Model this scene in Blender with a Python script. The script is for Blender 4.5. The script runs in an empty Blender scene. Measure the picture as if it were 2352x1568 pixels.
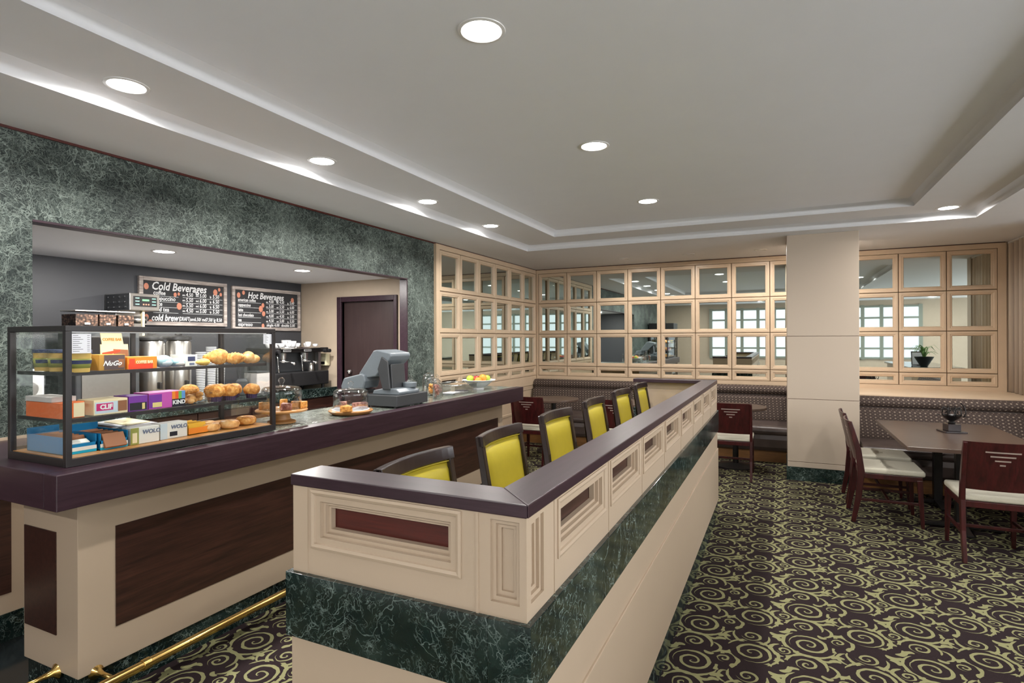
import bpy, bmesh, math, random
from mathutils import Vector, Matrix, noise
random.seed(7)
D=bpy.data; SC=bpy.context.scene; COL=SC.collection
PI=math.pi
def rad(a): return a*PI/180

# ------------------------------------------------------------------ node helpers
class NT:
    def __init__(s,name,rough=.5,metal=0.,spec=.5,color=(.5,.5,.5)):
        s.m=D.materials.new(name); s.m.use_nodes=True; s.t=s.m.node_tree; s.t.nodes.clear()
        s.out=s.n('ShaderNodeOutputMaterial'); s.b=s.n('ShaderNodeBsdfPrincipled')
        s.l(s.b.outputs[0],s.out.inputs[0])
        s.b.inputs['Roughness'].default_value=rough; s.b.inputs['Metallic'].default_value=metal
        s.b.inputs['Specular IOR Level'].default_value=spec
        s.b.inputs['Base Color'].default_value=(*color,1)
        s.m.diffuse_color=(*color,1)
    def n(s,k,**kw):
        x=s.t.nodes.new(k)
        for a,b in kw.items(): setattr(x,a,b)
        return x
    def l(s,a,b): s.t.links.new(a,b)
    def math(s,op,*a):
        x=s.n('ShaderNodeMath',operation=op)
        for i,v in enumerate(a):
            if isinstance(v,V): s.l(v.o,x.inputs[i])
            else: x.inputs[i].default_value=v
        return V(s,x.outputs[0])
    def pos(s,obj=False,scale=(1,1,1),rot=(0,0,0)):
        if obj: c=s.n('ShaderNodeTexCoord').outputs['Object']
        else: c=s.n('ShaderNodeNewGeometry').outputs['Position']
        mp=s.n('ShaderNodeMapping'); s.l(c,mp.inputs[0]); mp.inputs['Scale'].default_value=scale; mp.inputs['Rotation'].default_value=rot
        return mp.outputs[0]
    def noise(s,vec,scale,detail=3,rough=.5,dist=0.):
        x=s.n('ShaderNodeTexNoise'); s.l(vec,x.inputs['Vector'])
        x.inputs['Scale'].default_value=scale; x.inputs['Detail'].default_value=detail; x.inputs['Roughness'].default_value=rough; x.inputs['Distortion'].default_value=dist
        return x
    def vor(s,vec,scale,feat='DISTANCE_TO_EDGE'):
        x=s.n('ShaderNodeTexVoronoi',feature=feat); s.l(vec,x.inputs['Vector']); x.inputs['Scale'].default_value=scale
        return V(s,x.outputs['Distance'])
    def ramp(s,fac,stops,interp='LINEAR'):
        r=s.n('ShaderNodeValToRGB'); e=r.color_ramp.elements; r.color_ramp.interpolation=interp
        while len(e)<len(stops): e.new(.5)
        for i,(p,c) in enumerate(stops):
            e[i].position=p; e[i].color=(*c,1) if len(c)==3 else c
        s.l(fac.o if isinstance(fac,V) else fac,r.inputs[0]); return r.outputs[0]
    def mix(s,fac,a,b):
        x=s.n('ShaderNodeMix',data_type='RGBA')
        for i,v in ((0,fac),(6,a),(7,b)):
            if isinstance(v,V): v=v.o
            if isinstance(v,(tuple,list)): x.inputs[i].default_value=(*v,1)
            elif isinstance(v,(int,float)): x.inputs[i].default_value=v
            else: s.l(v,x.inputs[i])
        return x.outputs[2]
    def base(s,c): s.l(c,s.b.inputs['Base Color'])
    def bump(s,h,strength=.2,dist=.01):
        x=s.n('ShaderNodeBump'); x.inputs['Strength'].default_value=strength; x.inputs['Distance'].default_value=dist
        s.l(h.o if isinstance(h,V) else h,x.inputs['Height']); s.l(x.outputs[0],s.b.inputs['Normal'])
class V:
    def __init__(s,t,o): s.t=t; s.o=o
    def __add__(a,b): return a.t.math('ADD',a,b)
    def __radd__(a,b): return a.t.math('ADD',b,a)
    def __sub__(a,b): return a.t.math('SUBTRACT',a,b)
    def __rsub__(a,b): return a.t.math('SUBTRACT',b,a)
    def __mul__(a,b): return a.t.math('MULTIPLY',a,b)
    def __rmul__(a,b): return a.t.math('MULTIPLY',b,a)
    def __truediv__(a,b): return a.t.math('DIVIDE',a,b)
    def f(a,op,*b): return a.t.math(op,a,*b)
    def lt(a,b): return a.t.math('LESS_THAN',a,b)
    def gt(a,b): return a.t.math('GREATER_THAN',a,b)

def simple(name,color,rough=.5,metal=0.,spec=.5,var=.06,scale=40,bump=0.):
    t=NT(name,rough,metal,spec,color)
    n=t.noise(t.pos(True),scale,3)
    a=tuple(min(1,c*(1+var)) for c in color); b=tuple(c*(1-var) for c in color)
    t.base(t.mix(n.outputs[0],b,a))
    if bump: t.bump(n.outputs[0],bump,.003)
    return t.m
def marble(name,dark,mid,vein,cover,rough=.15,light=0.,W_=1.):
    t=NT(name,rough)
    p=t.pos()
    d=t.noise(p,3.5,4,.6)
    q=p
    for nz,am in ((d,.26),(t.noise(p,17,3,.6),.055),(t.noise(p,60,2,.6),.012)):
        mv=t.n('ShaderNodeVectorMath',operation='MULTIPLY_ADD'); t.l(nz.outputs['Color'],mv.inputs[0]); mv.inputs[1].default_value=(am,am,am); t.l(q,mv.inputs[2]); q=mv.outputs[0]
    big=V(t,t.noise(p,2.2,5,.62).outputs[0]); fine=V(t,t.noise(q,30,4,.7).outputs[0])
    v=None
    for sc,w,k in ((6,.014*W_,1.),(14,.030*W_,.95),(33,.055*W_,.75),(75,.10*W_,.5)):
        e=t.vor(q,sc); m=t.math('SUBTRACT',1.,e/ w).f('MAXIMUM',0.)
        m=m*k*((V(t,t.noise(q,sc*.45,3,.6).outputs[0])-cover)*5.).f('MINIMUM',1.).f('MAXIMUM',0.)
        v=m if v is None else v.f('MAXIMUM',m)
    if W_>1.3: v=v*((big-.40)*3.+.62).f('MAXIMUM',.45).f('MINIMUM',1.1)
    basec=t.ramp(big*.6+fine*.4,[(.38,dark),(.62,mid)])
    if light: basec=t.mix(((big-.5)*5.).f('MAXIMUM',0.).f('MINIMUM',1.)*light*fine,basec,vein)
    t.base(t.mix(v.f('MINIMUM',1.),basec,vein))
    return t.m
def wood(name,dark,lightc,rough=.3,scale=(2,30,30),spec=.5):
    t=NT(name,rough,0,spec,dark)
    n=t.noise(t.pos(True,scale),1.6,5,.6,.6)
    n2=t.noise(t.pos(True,tuple(s*3 for s in scale)),2.,2)
    f=V(t,n.outputs[0])*.7+V(t,n2.outputs[0])*.3
    t.base(t.ramp(f,[(.35,dark),(.66,lightc)]))
    return t.m
def glassy(name,tint=(1,1,1),ior=1.5,refl=1.):
    t=NT(name); t.t.nodes.remove(t.b)
    tr=t.n('ShaderNodeBsdfTransparent'); tr.inputs[0].default_value=(*tint,1)
    gl=t.n('ShaderNodeBsdfGlossy'); gl.inputs['Roughness'].default_value=.01
    fr=t.n('ShaderNodeFresnel'); fr.inputs[0].default_value=ior
    mx=t.n('ShaderNodeMixShader'); f=V(t,fr.outputs[0])*refl
    t.l(f.o,mx.inputs[0]); t.l(tr.outputs[0],mx.inputs[1]); t.l(gl.outputs[0],mx.inputs[2]); t.l(mx.outputs[0],t.out.inputs[0])
    return t.m
def emit(name,color,strength):
    t=NT(name); t.t.nodes.remove(t.b)
    e=t.n('ShaderNodeEmission'); e.inputs[0].default_value=(*color,1); e.inputs[1].default_value=strength
    t.l(e.outputs[0],t.out.inputs[0]); return t.m

M={}
M['ceiling']=simple('ceiling paint',(.75,.755,.775),.7,var=.02,scale=6)
M['ceil_bright']=simple('brightened ceiling paint',(.84,.86,.91),.7,var=.02,scale=4)  # same white ceiling, colour brightened and cooled to stand in for light
M['beige']=simple('cream painted wood',(.465,.365,.268),.42,var=.025,scale=5)
M['beige_wall']=simple('tan vinyl wallcovering',(.45,.365,.275),.55,var=.05,scale=12)
M['oak']=simple('pale stained wood',(.66,.50,.345),.38,var=.06,scale=9)
M['column']=simple('cream column panels',(.52,.43,.34),.4,var=.03,scale=2)
M['darkgrey']=simple('charcoal wall paint',(.045,.047,.054),.5,var=.05,scale=5)
M['plum']=wood('dark plum stained wood',(.022,.009,.015),(.042,.020,.030),.33,(30,1.5,30))
M['plum_x']=wood('dark plum stained wood crosswise',(.022,.009,.015),(.042,.020,.030),.33,(1.5,30,30))
M['mahog']=wood('dark mahogany veneer',(.020,.008,.006),(.060,.022,.015),.35,(30,1.5,25))
M['mahog_x']=wood('red mahogany veneer',(.048,.007,.004),(.10,.014,.008),.42,(1.5,30,25))
M['doorwood']=wood('plum brown door',(.030,.017,.017),(.042,.025,.024),.4,(20,20,1.2))
M['chairwood']=wood('dark cherry chair wood',(.020,.0035,.004),(.060,.008,.009),.28,(20,20,2))
M['stoolwood']=wood('espresso stained wood',(.016,.009,.010),(.030,.018,.019),.22,(20,20,2),.8)
M['tablewood']=wood('brown laminate tabletop',(.075,.048,.036),(.11,.072,.055),.3,(2,20,20),.45)
def _m(m,sp):
    m.node_tree.nodes['Principled BSDF'].inputs['Specular IOR Level'].default_value=sp; return m
M['marble']=marble('dark green marble',(.002,.006,.006),(.008,.022,.019),(.34,.44,.41),.50,.10,.12,.95)
M['marblewall']=_m(marble('green grey marble cladding',(.004,.008,.008),(.034,.048,.042),(.27,.32,.285),.36,.5,.35,1.31),.25)
M['marbletop']=marble('green marble counter top',(.012,.020,.018),(.05,.065,.055),(.42,.46,.40),.24,.2,.35,1.6)
M['brass']=simple('polished brass',(.70,.47,.16),.22,1.,var=.05)
M['black']=simple('black metal',(.016,.014,.014),.35,.3,var=.1)
M['caseframe']=simple('dark bronze frame',(.014,.011,.012),.42,.0,var=.08)
M['blackpl']=simple('black plastic',(.012,.012,.013),.4,var=.1)
M['steel']=simple('brushed steel',(.62,.60,.57),.28,1.,var=.08,scale=60)
M['chrome']=simple('chrome',(.8,.8,.8),.08,1.,var=.02)
M['glass']=glassy('clear glass',(.985,.992,.99),1.45,.28)
M['domeglass']=glassy('clear glass dome',(.992,.996,.993),1.45,.55)
M['amber']=glassy('amber glass',(.85,.42,.22))
t=NT('mirror glass',.015,1.,color=(.62,.68,.65)); M['mirror']=t.m
M['white']=simple('white ceramic',(.80,.80,.80),.2,var=.02)
M['paper']=simple('white paper',(.75,.76,.80),.6,var=.02)
M['lamp']=emit('lamp lens',(1,.96,.90),14.)
M['frost']=emit('frosted daylight pane',(.90,.95,1.),.9)
M['daylight']=emit('side fill glow pane',(.94,.97,1.),5.5)  # glow of the added side window, a fill light
M['cream']=simple('cream woven seat fabric',(.56,.53,.43),.85,var=.1,scale=150,bump=.3)
M['vinyl']=simple('brown vinyl upholstery',(.085,.062,.055),.33,var=.08,scale=15)
M['kick']=wood('amber plywood kick board',(.16,.07,.02),(.24,.11,.03),.5,(2,30,30))
def pastry(name,a,b,c,scale,bump):
    t=NT(name,.5,spec=.35); n=t.noise(t.pos(True),scale,4,.6); t.base(t.ramp(n.outputs[0],[(.32,a),(.5,b),(.68,c)])); t.bump(t.noise(t.pos(True),scale*2.2,3,.6).outputs[0],bump,.004); return t.m
M['bakedA']=pastry('golden pastry',(.30,.09,.015),(.62,.27,.06),(.78,.48,.17),34,.7)
M['bakedB']=pastry('glazed bun',(.42,.16,.03),(.68,.36,.12),(.80,.55,.27),26,.4)
M['cakeA']=pastry('sponge cake',(.36,.12,.02),(.68,.30,.06),(.80,.46,.15),60,.9)
M['cakeB']=pastry('pink brown cake',(.17,.05,.04),(.36,.15,.11),(.55,.32,.26),60,.9)
M['muffincup']=simple('dark blue muffin wrapper',(.045,.025,.075),.6,var=.8,scale=70)
M['greyreg']=simple('grey blue plastic',(.155,.18,.20),.35,var=.04)
M['drawergrey']=simple('charcoal enamel',(.045,.048,.052),.45,var=.1)
M['honey']=wood('honey coloured wood',(.36,.16,.045),(.55,.28,.10),.35,(3,3,25))
M['weathered']=wood('whitewashed weathered wood',(.22,.18,.16),(.62,.55,.50),.8,(25,2,25))
M['chalk']=simple('chalkboard',(.030,.030,.032),.8,var=.3,scale=4)
M['chalkwhite']=simple('white chalk lettering',(.80,.80,.80),.9)
M['beanpink']=simple('salmon chalk bean',(.62,.25,.16),.9,var=.15)
M['beige_curtain']=simple('beige curtain fabric',(.56,.46,.36),.85,var=.06,scale=60)
M['orange']=simple('orange fruit peel',(.80,.28,.03),.45,var=.1,scale=60,bump=.2)
M['green']=simple('green fruit skin',(.38,.50,.05),.35,var=.15,scale=10)
M['red']=simple('red fruit skin',(.45,.04,.03),.3,var=.2,scale=8)
M['tile']=simple('black marble floor tile',(.010,.013,.014),.12,var=.6,scale=5)
M['fabricgrey']=simple('grey roller',(.3,.3,.31),.6)
def C(name,rgb,rough=.5): 
    if name not in M: M[name]=simple(name,rgb,rough,spec=.25,var=.04)
    return M[name]
M['inlay']=simple('satin metal inlay',(.50,.40,.36),.4,.5,var=.05)
# yellow stool vinyl
M['yellow']=simple('yellow green vinyl',(.50,.41,.028),.42,var=.07,scale=30,bump=.1)
# striped curtain
t=NT('striped curtain cloth',.85); p=t.n('ShaderNodeSeparateXYZ'); t.l(t.pos(),p.inputs[0]); yy=V(t,p.outputs[1])
t.base(t.ramp((yy*6.1).f('FRACT'),[(.0,(.40,.33,.27)),(.3,(.62,.53,.43)),(.6,(.66,.57,.46)),(.95,(.36,.30,.26))])); M['curtain']=t.m
# booth fabric: brown with a grid of pale dots
t=NT('dotted booth fabric',.8); s_=t.n('ShaderNodeSeparateXYZ'); t.l(t.pos(),s_.inputs[0])
u=V(t,s_.outputs[0])+V(t,s_.outputs[1])*.35; v=V(t,s_.outputs[2])
P_=.047; du=((u/P_).f('FRACT')-.5).f('ABSOLUTE'); dv=((v/(P_*.72)).f('FRACT')-.5).f('ABSOLUTE')
dot=(du+dv).lt(.22); dot2=(du+dv).gt(.88)
dd=(du.f('MAXIMUM',dv)).gt(.46)
base_=t.mix(dd*.6,(.062,.040,.032),(.03,.02,.018)); t.base(t.mix(dot.f('MAXIMUM',dot2*.6)*.7,base_,(.42,.34,.26))); M['booth']=t.m
# coffee beans
t=NT('coffee beans',.45); vv=t.vor(t.pos(),55,'F1'); t.base(t.ramp(vv,[(.1,(.36,.22,.15)),(.4,(.14,.075,.05)),(.7,(.03,.018,.014))])); M['beans']=t.m
# stripes for the cup stacks
t=NT('striped paper cups',.6); s_=t.n('ShaderNodeSeparateXYZ'); t.l(t.pos(),s_.inputs[0])
t.base(t.mix((V(t,s_.outputs[2])*62.).f('FRACT').lt(.48),(.72,.72,.70),(.06,.06,.07))); M['cupstripe']=t.m
# mosaic behind the left counter end etc not needed
# carpet : dark aubergine ground, pale green scrolls
def make_carpet():
    t=NT('scroll pattern carpet',.95,spec=.15)
    g=t.n('ShaderNodeNewGeometry').outputs['Position']
    wob=t.noise(g,26,1); mv=t.n('ShaderNodeVectorMath',operation='MULTIPLY_ADD'); t.l(wob.outputs['Color'],mv.inputs[0]); mv.inputs[1].default_value=(.012,.012,0); t.l(g,mv.inputs[2])
    s=t.n('ShaderNodeSeparateXYZ'); t.l(mv.outputs[0],s.inputs[0]); x=V(t,s.outputs[0]); y=V(t,s.outputs[1])
    TX,TY=.53,.40
    def wrap(a,c,T): return (((a-c)/T+.5).f('FRACT')-.5)*T
    res=None
    def add(m):
        nonlocal res
        res=m if res is None else res.f('MAXIMUM',m)
    inside=None
    def spiral(cx,cy,R,pitch,w,d=1,ph=0.,row=0.,mask=True):
        nonlocal inside
        dx=wrap(x,cx,TX); dy=wrap(y,cy,TY)
        r=(dx*dx+dy*dy).f('SQRT'); th=t.math('ARCTAN2',dy,dx)/(2*PI)*d+ph
        th=th.f('FRACT')
        k=r/pitch-th            # arm k
        dist=((k.f('FRACT')-.5).f('ABSOLUTE'))*pitch
        # arm centre where fract(k)=.5 ; last turn ends by R
        lim=(k.f('FLOOR')+.5+th)*pitch
        wid=w*(.35+.75*(r/R))
        m=dist.lt(wid)*r.lt(R)
        add(m)
        if mask:
            q=r.lt(R+.012); inside=q if inside is None else inside.f('MAXIMUM',q)
    def arc(cx,cy,R,w,a0,a1,taper=1.):
        # ring segment between the angles a0..a1 (turns), thicker in the middle
        dx=wrap(x,cx,TX); dy=wrap(y,cy,TY); r=(dx*dx+dy*dy).f('SQRT')
        th=((t.math('ARCTAN2',dy,dx)/(2*PI)-a0).f('FRACT'))/(a1-a0)
        wid=(th*(1.-th)*4.).f('MAXIMUM',0.).f('SQRT')*w
        add(((r-R).f('ABSOLUTE')).lt(wid)*th.lt(1.))
    spiral(.13,.13,.094,.048,.0092,1,.1)
    spiral(.395,.33,.094,.048,.0092,-1,.35)
    spiral(.385,.10,.050,.033,.0078,-1,.8)
    spiral(.115,.325,.050,.033,.0078,1,.55)
    spiral(.27,.215,.032,.027,.0072,1,.2)
    spiral(.01,.015,.034,.027,.0072,-1,.6)
    base_=res; res=None
    for c in ((.13,.13,.122,.010,.35,.95),(.395,.33,.122,.010,-.15,.45),(.385,.10,.088,.010,.45,1.05),(.115,.325,.088,.010,-.05,.5),
              (.27,.215,.066,.010,-.15,.25),(.01,.015,.062,.010,.3,.75),(.262,.02,.036,.015,.15,.45),(.51,.20,.036,.015,.55,.95),(.255,.12,.020,.014,.3,.75),(.50,.12,.022,.014,.9,1.35),
              (.262,.31,.030,.013,.6,1.),(.0,.25,.034,.014,.7,1.1),(.245,.39,.024,.013,.1,.5),(.52,.29,.024,.013,.1,.5),(.20,.255,.022,.012,.5,.9),(.31,.06,.055,.008,.30,.70),(.19,.30,.055,.008,.80,1.2),(.47,.27,.045,.009,.0,.4),(.05,.07,.045,.009,.5,.9),(.30,.26,.040,.009,.35,.75),(.52,.36,.040,.009,.85,1.25),(.20,.02,.030,.010,.55,.95),(.46,.225,.026,.010,.05,.45),(.06,.245,.020,.012,.1,.55),(.33,.155,.020,.012,.2,.6)):
        arc(*c)
    arcs=res
    pat=base_.f('MAXIMUM',arcs*(1.-inside))
    n=t.noise(g,400,2); nn=V(t,n.outputs[0])
    big=V(t,t.noise(g,1.1,2).outputs[0])
    dark=t.mix(nn,(.012,.007,.008),(.034,.022,.024)); lite=t.mix(nn,(.19,.19,.085),(.33,.32,.17))
    t.base(t.mix(pat,dark,lite)); t.bump(n.outputs[0],.5,.004)
    return t.m
M['carpet']=make_carpet()

# ------------------------------------------------------------------ mesh helpers
class MB:
    def __init__(s): s.b=bmesh.new()
    def box(s,x0,x1,y0,y1,z0,z1,rz=0,c=None,rx=0,ry=0):
        vs=[s.b.verts.new((x,y,z)) for x in (x0,x1) for y in (y0,y1) for z in (z0,z1)]
        for f in ((0,1,3,2),(4,6,7,5),(0,4,5,1),(2,3,7,6),(0,2,6,4),(1,5,7,3)): s.b.faces.new([vs[i] for i in f])
        if rz or rx or ry:
            c=Vector(c if c else ((x0+x1)/2,(y0+y1)/2,(z0+z1)/2))
            R=Matrix.Rotation(rz,3,'Z')@Matrix.Rotation(ry,3,'Y')@Matrix.Rotation(rx,3,'X')
            for v in vs: v.co=c+R@(v.co-c)
        return s
    def lathe(s,prof,c=(0,0,0),seg=32,M_=None,a0=0,a1=2*PI,wob=None):
        rings=[]
        full=abs(a1-a0-2*PI)<1e-6; n=seg if full else seg+1
        for r,z in prof:
            ring=[]
            for i in range(n):
                a=a0+(a1-a0)*i/seg; rr=r*(wob(a,z) if wob else 1)
                v=Vector((rr*math.cos(a),rr*math.sin(a),z))
                if M_: v=M_@v
                ring.append(s.b.verts.new(v+Vector(c)))
            rings.append(ring)
        for A,B in zip(rings,rings[1:]):
            for i in range(n if full else n-1):
                j=(i+1)%n; s.b.faces.new((A[i],A[j],B[j],B[i]))
        if prof[0][0]>1e-5 and full: s.b.faces.new(rings[0][::-1])
        if prof[-1][0]>1e-5 and full: s.b.faces.new(rings[-1])
        return s
    def cyl(s,p0,p1,r0,r1=None,seg=20):
        r1=r0 if r1 is None else r1; p0=Vector(p0); d=Vector(p1)-p0
        Q=d.to_track_quat('Z','Y').to_matrix()
        return s.lathe([(r0,0),(r1,d.length)],p0,seg,Q)
    def tube(s,pts,r,seg=10,closed=False,sy=1.,up=None):
        pts=[Vector(p) for p in pts]; n=len(pts); rings=[]; prev=None
        for i,p in enumerate(pts):
            d=(pts[(i+1)%n]-pts[i-1]) if closed else (pts[min(i+1,n-1)]-pts[max(i-1,0)])
            if prev is None: a=(Vector(up) if up else d.orthogonal()); 
            else: a=prev
            a=(a-d*(a.dot(d)/max(d.length_squared,1e-12))).normalized(); prev=a; b=d.normalized().cross(a)
            rr=r[i] if isinstance(r,(list,tuple)) else r
            rings.append([s.b.verts.new(p+(a*math.cos(2*PI*k/seg)+b*math.sin(2*PI*k/seg)*sy)*rr) for k in range(seg)])
        m=n if closed else n-1
        for i in range(m):
            A,B=rings[i],rings[(i+1)%n]
            for k in range(seg): s.b.faces.new((A[k],A[(k+1)%seg],B[(k+1)%seg],B[k]))
        if not closed: s.b.faces.new(rings[0][::-1]); s.b.faces.new(rings[-1])
        return s
    def beam(s,pts,w,d,up=(0,0,1),side=None):
        """rectangular bar along a path; w across `side`, d across the other direction; w,d may be lists"""
        pts=[Vector(p) for p in pts]; n=len(pts); rings=[]
        for i,p in enumerate(pts):
            t_=(pts[min(i+1,n-1)]-pts[max(i-1,0)]).normalized()
            a=Vector(side) if side else t_.cross(Vector(up)); a=(a-t_*a.dot(t_)).normalized(); b=t_.cross(a)
            ww=(w[i] if isinstance(w,(list,tuple)) else w)/2; dd=(d[i] if isinstance(d,(list,tuple)) else d)/2
            rings.append([s.b.verts.new(p+a*x*ww+b*y*dd) for x,y in ((-1,-1),(1,-1),(1,1),(-1,1))])
        for A,B in zip(rings,rings[1:]):
            for k in range(4): s.b.faces.new((A[k],A[(k+1)%4],B[(k+1)%4],B[k]))
        s.b.faces.new(rings[0][::-1]); s.b.faces.new(rings[-1]); return s
    def sphere(s,c,r,sx=1,sy=1,sz=1,u=20,v=12,fn=None):
        c=Vector(c); rows=[]
        for j in range(v+1):
            ph=PI*j/v; row=[]
            for i in range(u):
                th=2*PI*i/u; d=Vector((math.sin(ph)*math.cos(th),math.sin(ph)*math.sin(th),math.cos(ph)))
                k=fn(d) if fn else 1
                row.append(Vector((d.x*sx,d.y*sy,d.z*sz))*r*k+c)
                if j in(0,v): break
            rows.append([s.b.verts.new(p) for p in row])
        for j in range(v):
            A,B=rows[j],rows[j+1]
            for i in range(u):
                k=(i+1)%u
                if len(A)==1: s.b.faces.new((A[0],B[i],B[k]))
                elif len(B)==1: s.b.faces.new((A[i],B[0],A[k]))
                else: s.b.faces.new((A[i],B[i],B[k],A[k]))
        return s
    def prism(s,poly,a,b,plane='xy'):
        """poly in 2D, extruded from a to b along the third axis"""
        def mp(p,h):
            if plane=='xy': return (p[0],p[1],h)
            if plane=='xz': return (p[0],h,p[1])
            return (h,p[0],p[1])
        A=[s.b.verts.new(mp(p,a)) for p in poly]; B=[s.b.verts.new(mp(p,b)) for p in poly]; n=len(poly)
        s.b.faces.new(A[::-1]); s.b.faces.new(B)
        for i in range(n): s.b.faces.new((A[i],A[(i+1)%n],B[(i+1)%n],B[i]))
        return s
    def rings(s,rect,prof,mp,cap=False):
        """rect (u0,u1,v0,v1); prof [(inset,height)]; mp(u,v,h)->xyz ; builds stepped moulding"""
        u0,u1,v0,v1=rect; L=[]
        for i,h in prof: L.append([s.b.verts.new(mp(*p,h)) for p in ((u0+i,v0+i),(u1-i,v0+i),(u1-i,v1-i),(u0+i,v1-i))])
        for A,B in zip(L,L[1:]):
            for k in range(4): s.b.faces.new((A[k],A[(k+1)%4],B[(k+1)%4],B[k]))
        if cap: s.b.faces.new(L[-1])
        return s
    def quad(s,*ps): s.b.faces.new([s.b.verts.new(p) for p in ps]); return s
    def text(s,body,size,mat,sx=1.,shear=0.,bold=0.,ext=.0006,align='LEFT'):
        c=D.curves.new('t','FONT'); c.body=body; c.size=size; c.extrude=ext; c.shear=shear; c.offset=bold; c.align_x=align; c.resolution_u=2
        o=D.objects.new('t',c); me=D.meshes.new_from_object(o)
        if sx!=1.: me.transform(Matrix.Diagonal((sx,1,1,1)))
        me.transform(mat); s.b.from_mesh(me); D.objects.remove(o); D.curves.remove(c); D.meshes.remove(me); return s
    def build(s,name,mat,parent=None,smooth=False,bev=0.,sub=0,seg=2):
        me=D.meshes.new(name); bmesh.ops.recalc_face_normals(s.b,faces=s.b.faces[:]); s.b.to_mesh(me); s.b.free()
        if smooth:
            for p in me.polygons: p.use_smooth=True
        me.materials.append(M[mat] if isinstance(mat,str) else mat)
        o=D.objects.new(name,me); COL.objects.link(o)
        if parent: o.parent=parent
        if bev:
            m=o.modifiers.new('bevel','BEVEL'); m.width=bev; m.segments=seg; m.limit_method='ANGLE'; m.angle_limit=rad(35)
        if sub: m=o.modifiers.new('sub','SUBSURF'); m.levels=m.render_levels=sub
        if smooth=='auto':
            for e in me.edges: pass
        return o
def smooth_by_angle(o,ang=40):
    me=o.data; bm=bmesh.new(); bm.from_mesh(me)
    for e in bm.edges:
        if len(e.link_faces)==2 and e.calc_face_angle(0)>rad(ang): e.smooth=False
    bm.to_mesh(me); bm.free()
    return o
def tag(o,label=None,cat=None,group=None,kind=None):
    if label: o['label']=label
    if cat: o['category']=cat
    if group: o['group']=group
    if kind: o['kind']=kind
    return o
def thing(name,label,cat,loc=(0,0,0),rz=0.,group=None):
    o=D.objects.new(name,None); COL.objects.link(o); o.location=loc; o.rotation_euler=(0,0,rz); o.empty_display_size=.1
    return tag(o,label,cat,group)
def struct(o): return tag(o,kind='structure')
def dup(r,loc=None,rz=None,label=None,group=None,scale=None):
    c=r.copy(); COL.objects.link(c)
    if loc is not None: c.location=loc
    if rz is not None: c.rotation_euler=(0,0,rz)
    if scale: c.scale=scale
    if label: c['label']=label
    if group: c['group']=group
    for ch in list(r.children):
        d=ch.copy(); COL.objects.link(d); d.parent=c
        for g in list(ch.children):
            e=g.copy(); COL.objects.link(e); e.parent=d
    return c

ROLL=-.231; EXPO=1.0
# ------------------------------------------------------------------ room constants
XL=-3.74; YB=8.78; XR=2.46; ZC=2.75; Z1=2.82; Z2=2.89
# floor
struct(MB().box(-3.74,6.6,-.5,9.2,-.12,0).build('floor','carpet'))
struct(MB().box(-3.74,6.6,-3.2,-.5,-.12,0).build('floor_4',simple('pale bounce floor',(.58,.59,.60),.35,var=.05,scale=3)))  # rear floor made pale to bounce lamp light up to the ceiling
fl=struct(MB().box(-3.74,-2.92,-.5,1.69,0,.004).build('floor_tiles','tile')); fl.name='floor_2'
struct(MB().box(-5.6,-3.745,1.5,5.45,-.12,0).build('floor_3',simple('pale staff bounce floor',(.55,.53,.50),.4)))  # unseen floor made pale so its bounce brightens the staff ceiling
# ceiling with the stepped tray
b=MB()
mpz=lambda u,v,h:(u,v,h)
HB=(-3.02,1.70,.50,6.84)     # lower opening
HU=(-2.46,1.12,.95,6.37)     # upper opening
def frame_plate(b,outer,inner,z):
    o=[b.b.verts.new((x,y,z)) for x,y in ((outer[0],outer[2]),(outer[1],outer[2]),(outer[1],outer[3]),(outer[0],outer[3]))]
    i=[b.b.verts.new((x,y,z)) for x,y in ((inner[0],inner[2]),(inner[1],inner[2]),(inner[1],inner[3]),(inner[0],inner[3]))]
    for k in range(4): b.b.faces.new((o[k],o[(k+1)%4],i[(k+1)%4],i[k]))
frame_plate(b,(-3.9,6.6,-3.2,8.95),HB,ZC)
cove=[(0,0),(-.004,.012),(0,.03),(.014,.047),(.034,.060),(.05,.07)]
b.rings(HB,[(i,ZC+h) for i,h in cove],mpz)
inn=(HB[0]+.05,HB[1]-.05,HB[2]+.05,HB[3]-.05)
frame_plate(b,inn,HU,Z1)
b.rings(HU,[(i*.9,Z1+h) for i,h in cove],mpz)
b.box(-3.9,6.6,-3.2,8.95,3.05,3.1)
struct(smooth_by_angle(b.build('ceiling','ceiling',smooth=True),50))
struct(MB().quad((HU[0]+.045,HU[2]+.045,Z2),(HU[1]-.045,HU[2]+.045,Z2),(HU[1]-.045,HU[3]-.045,Z2),(HU[0]+.045,HU[3]-.045,Z2)).build('ceiling_2','ceil_bright'))
# left wall: marble with serving opening  Y 1.69..5.17, z up to 2.27
b=MB()
b.box(-3.83,XL,-3.2,1.69,1.085,ZC); b.box(-3.83,XL,5.17,5.70,0,ZC); b.box(-3.83,XL,1.69,5.17,2.27,ZC)
struct(b.build('wall_left','marblewall'))
struct(MB().box(-3.95,XL+.01,-3.2,1.69,.15,1.085).build('wall_left_2','beige'))
struct(MB().box(-3.95,XL+.015,-3.2,1.69,0,.15).build('baseboard_left','marble'))
b=MB()
for y0 in (-2.6,-.9,.28): b.box(XL+.008,XL+.014,y0,y0+1.35 if y0<0 else 1.585,.255,.93)
struct(b.build('trim_1','mahog'))
# jamb trim of the opening
b=MB(); b.box(-3.835,XL+.004,1.69,5.17,2.258,2.272); b.box(-3.835,XL+.004,5.155,5.172,0,2.26)
struct(b.build('trim_2','plum',bev=.002))
struct(MB().box(-3.95,XL,5.70,8.95,0,ZC).build('wall_left_3','oak'))
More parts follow.
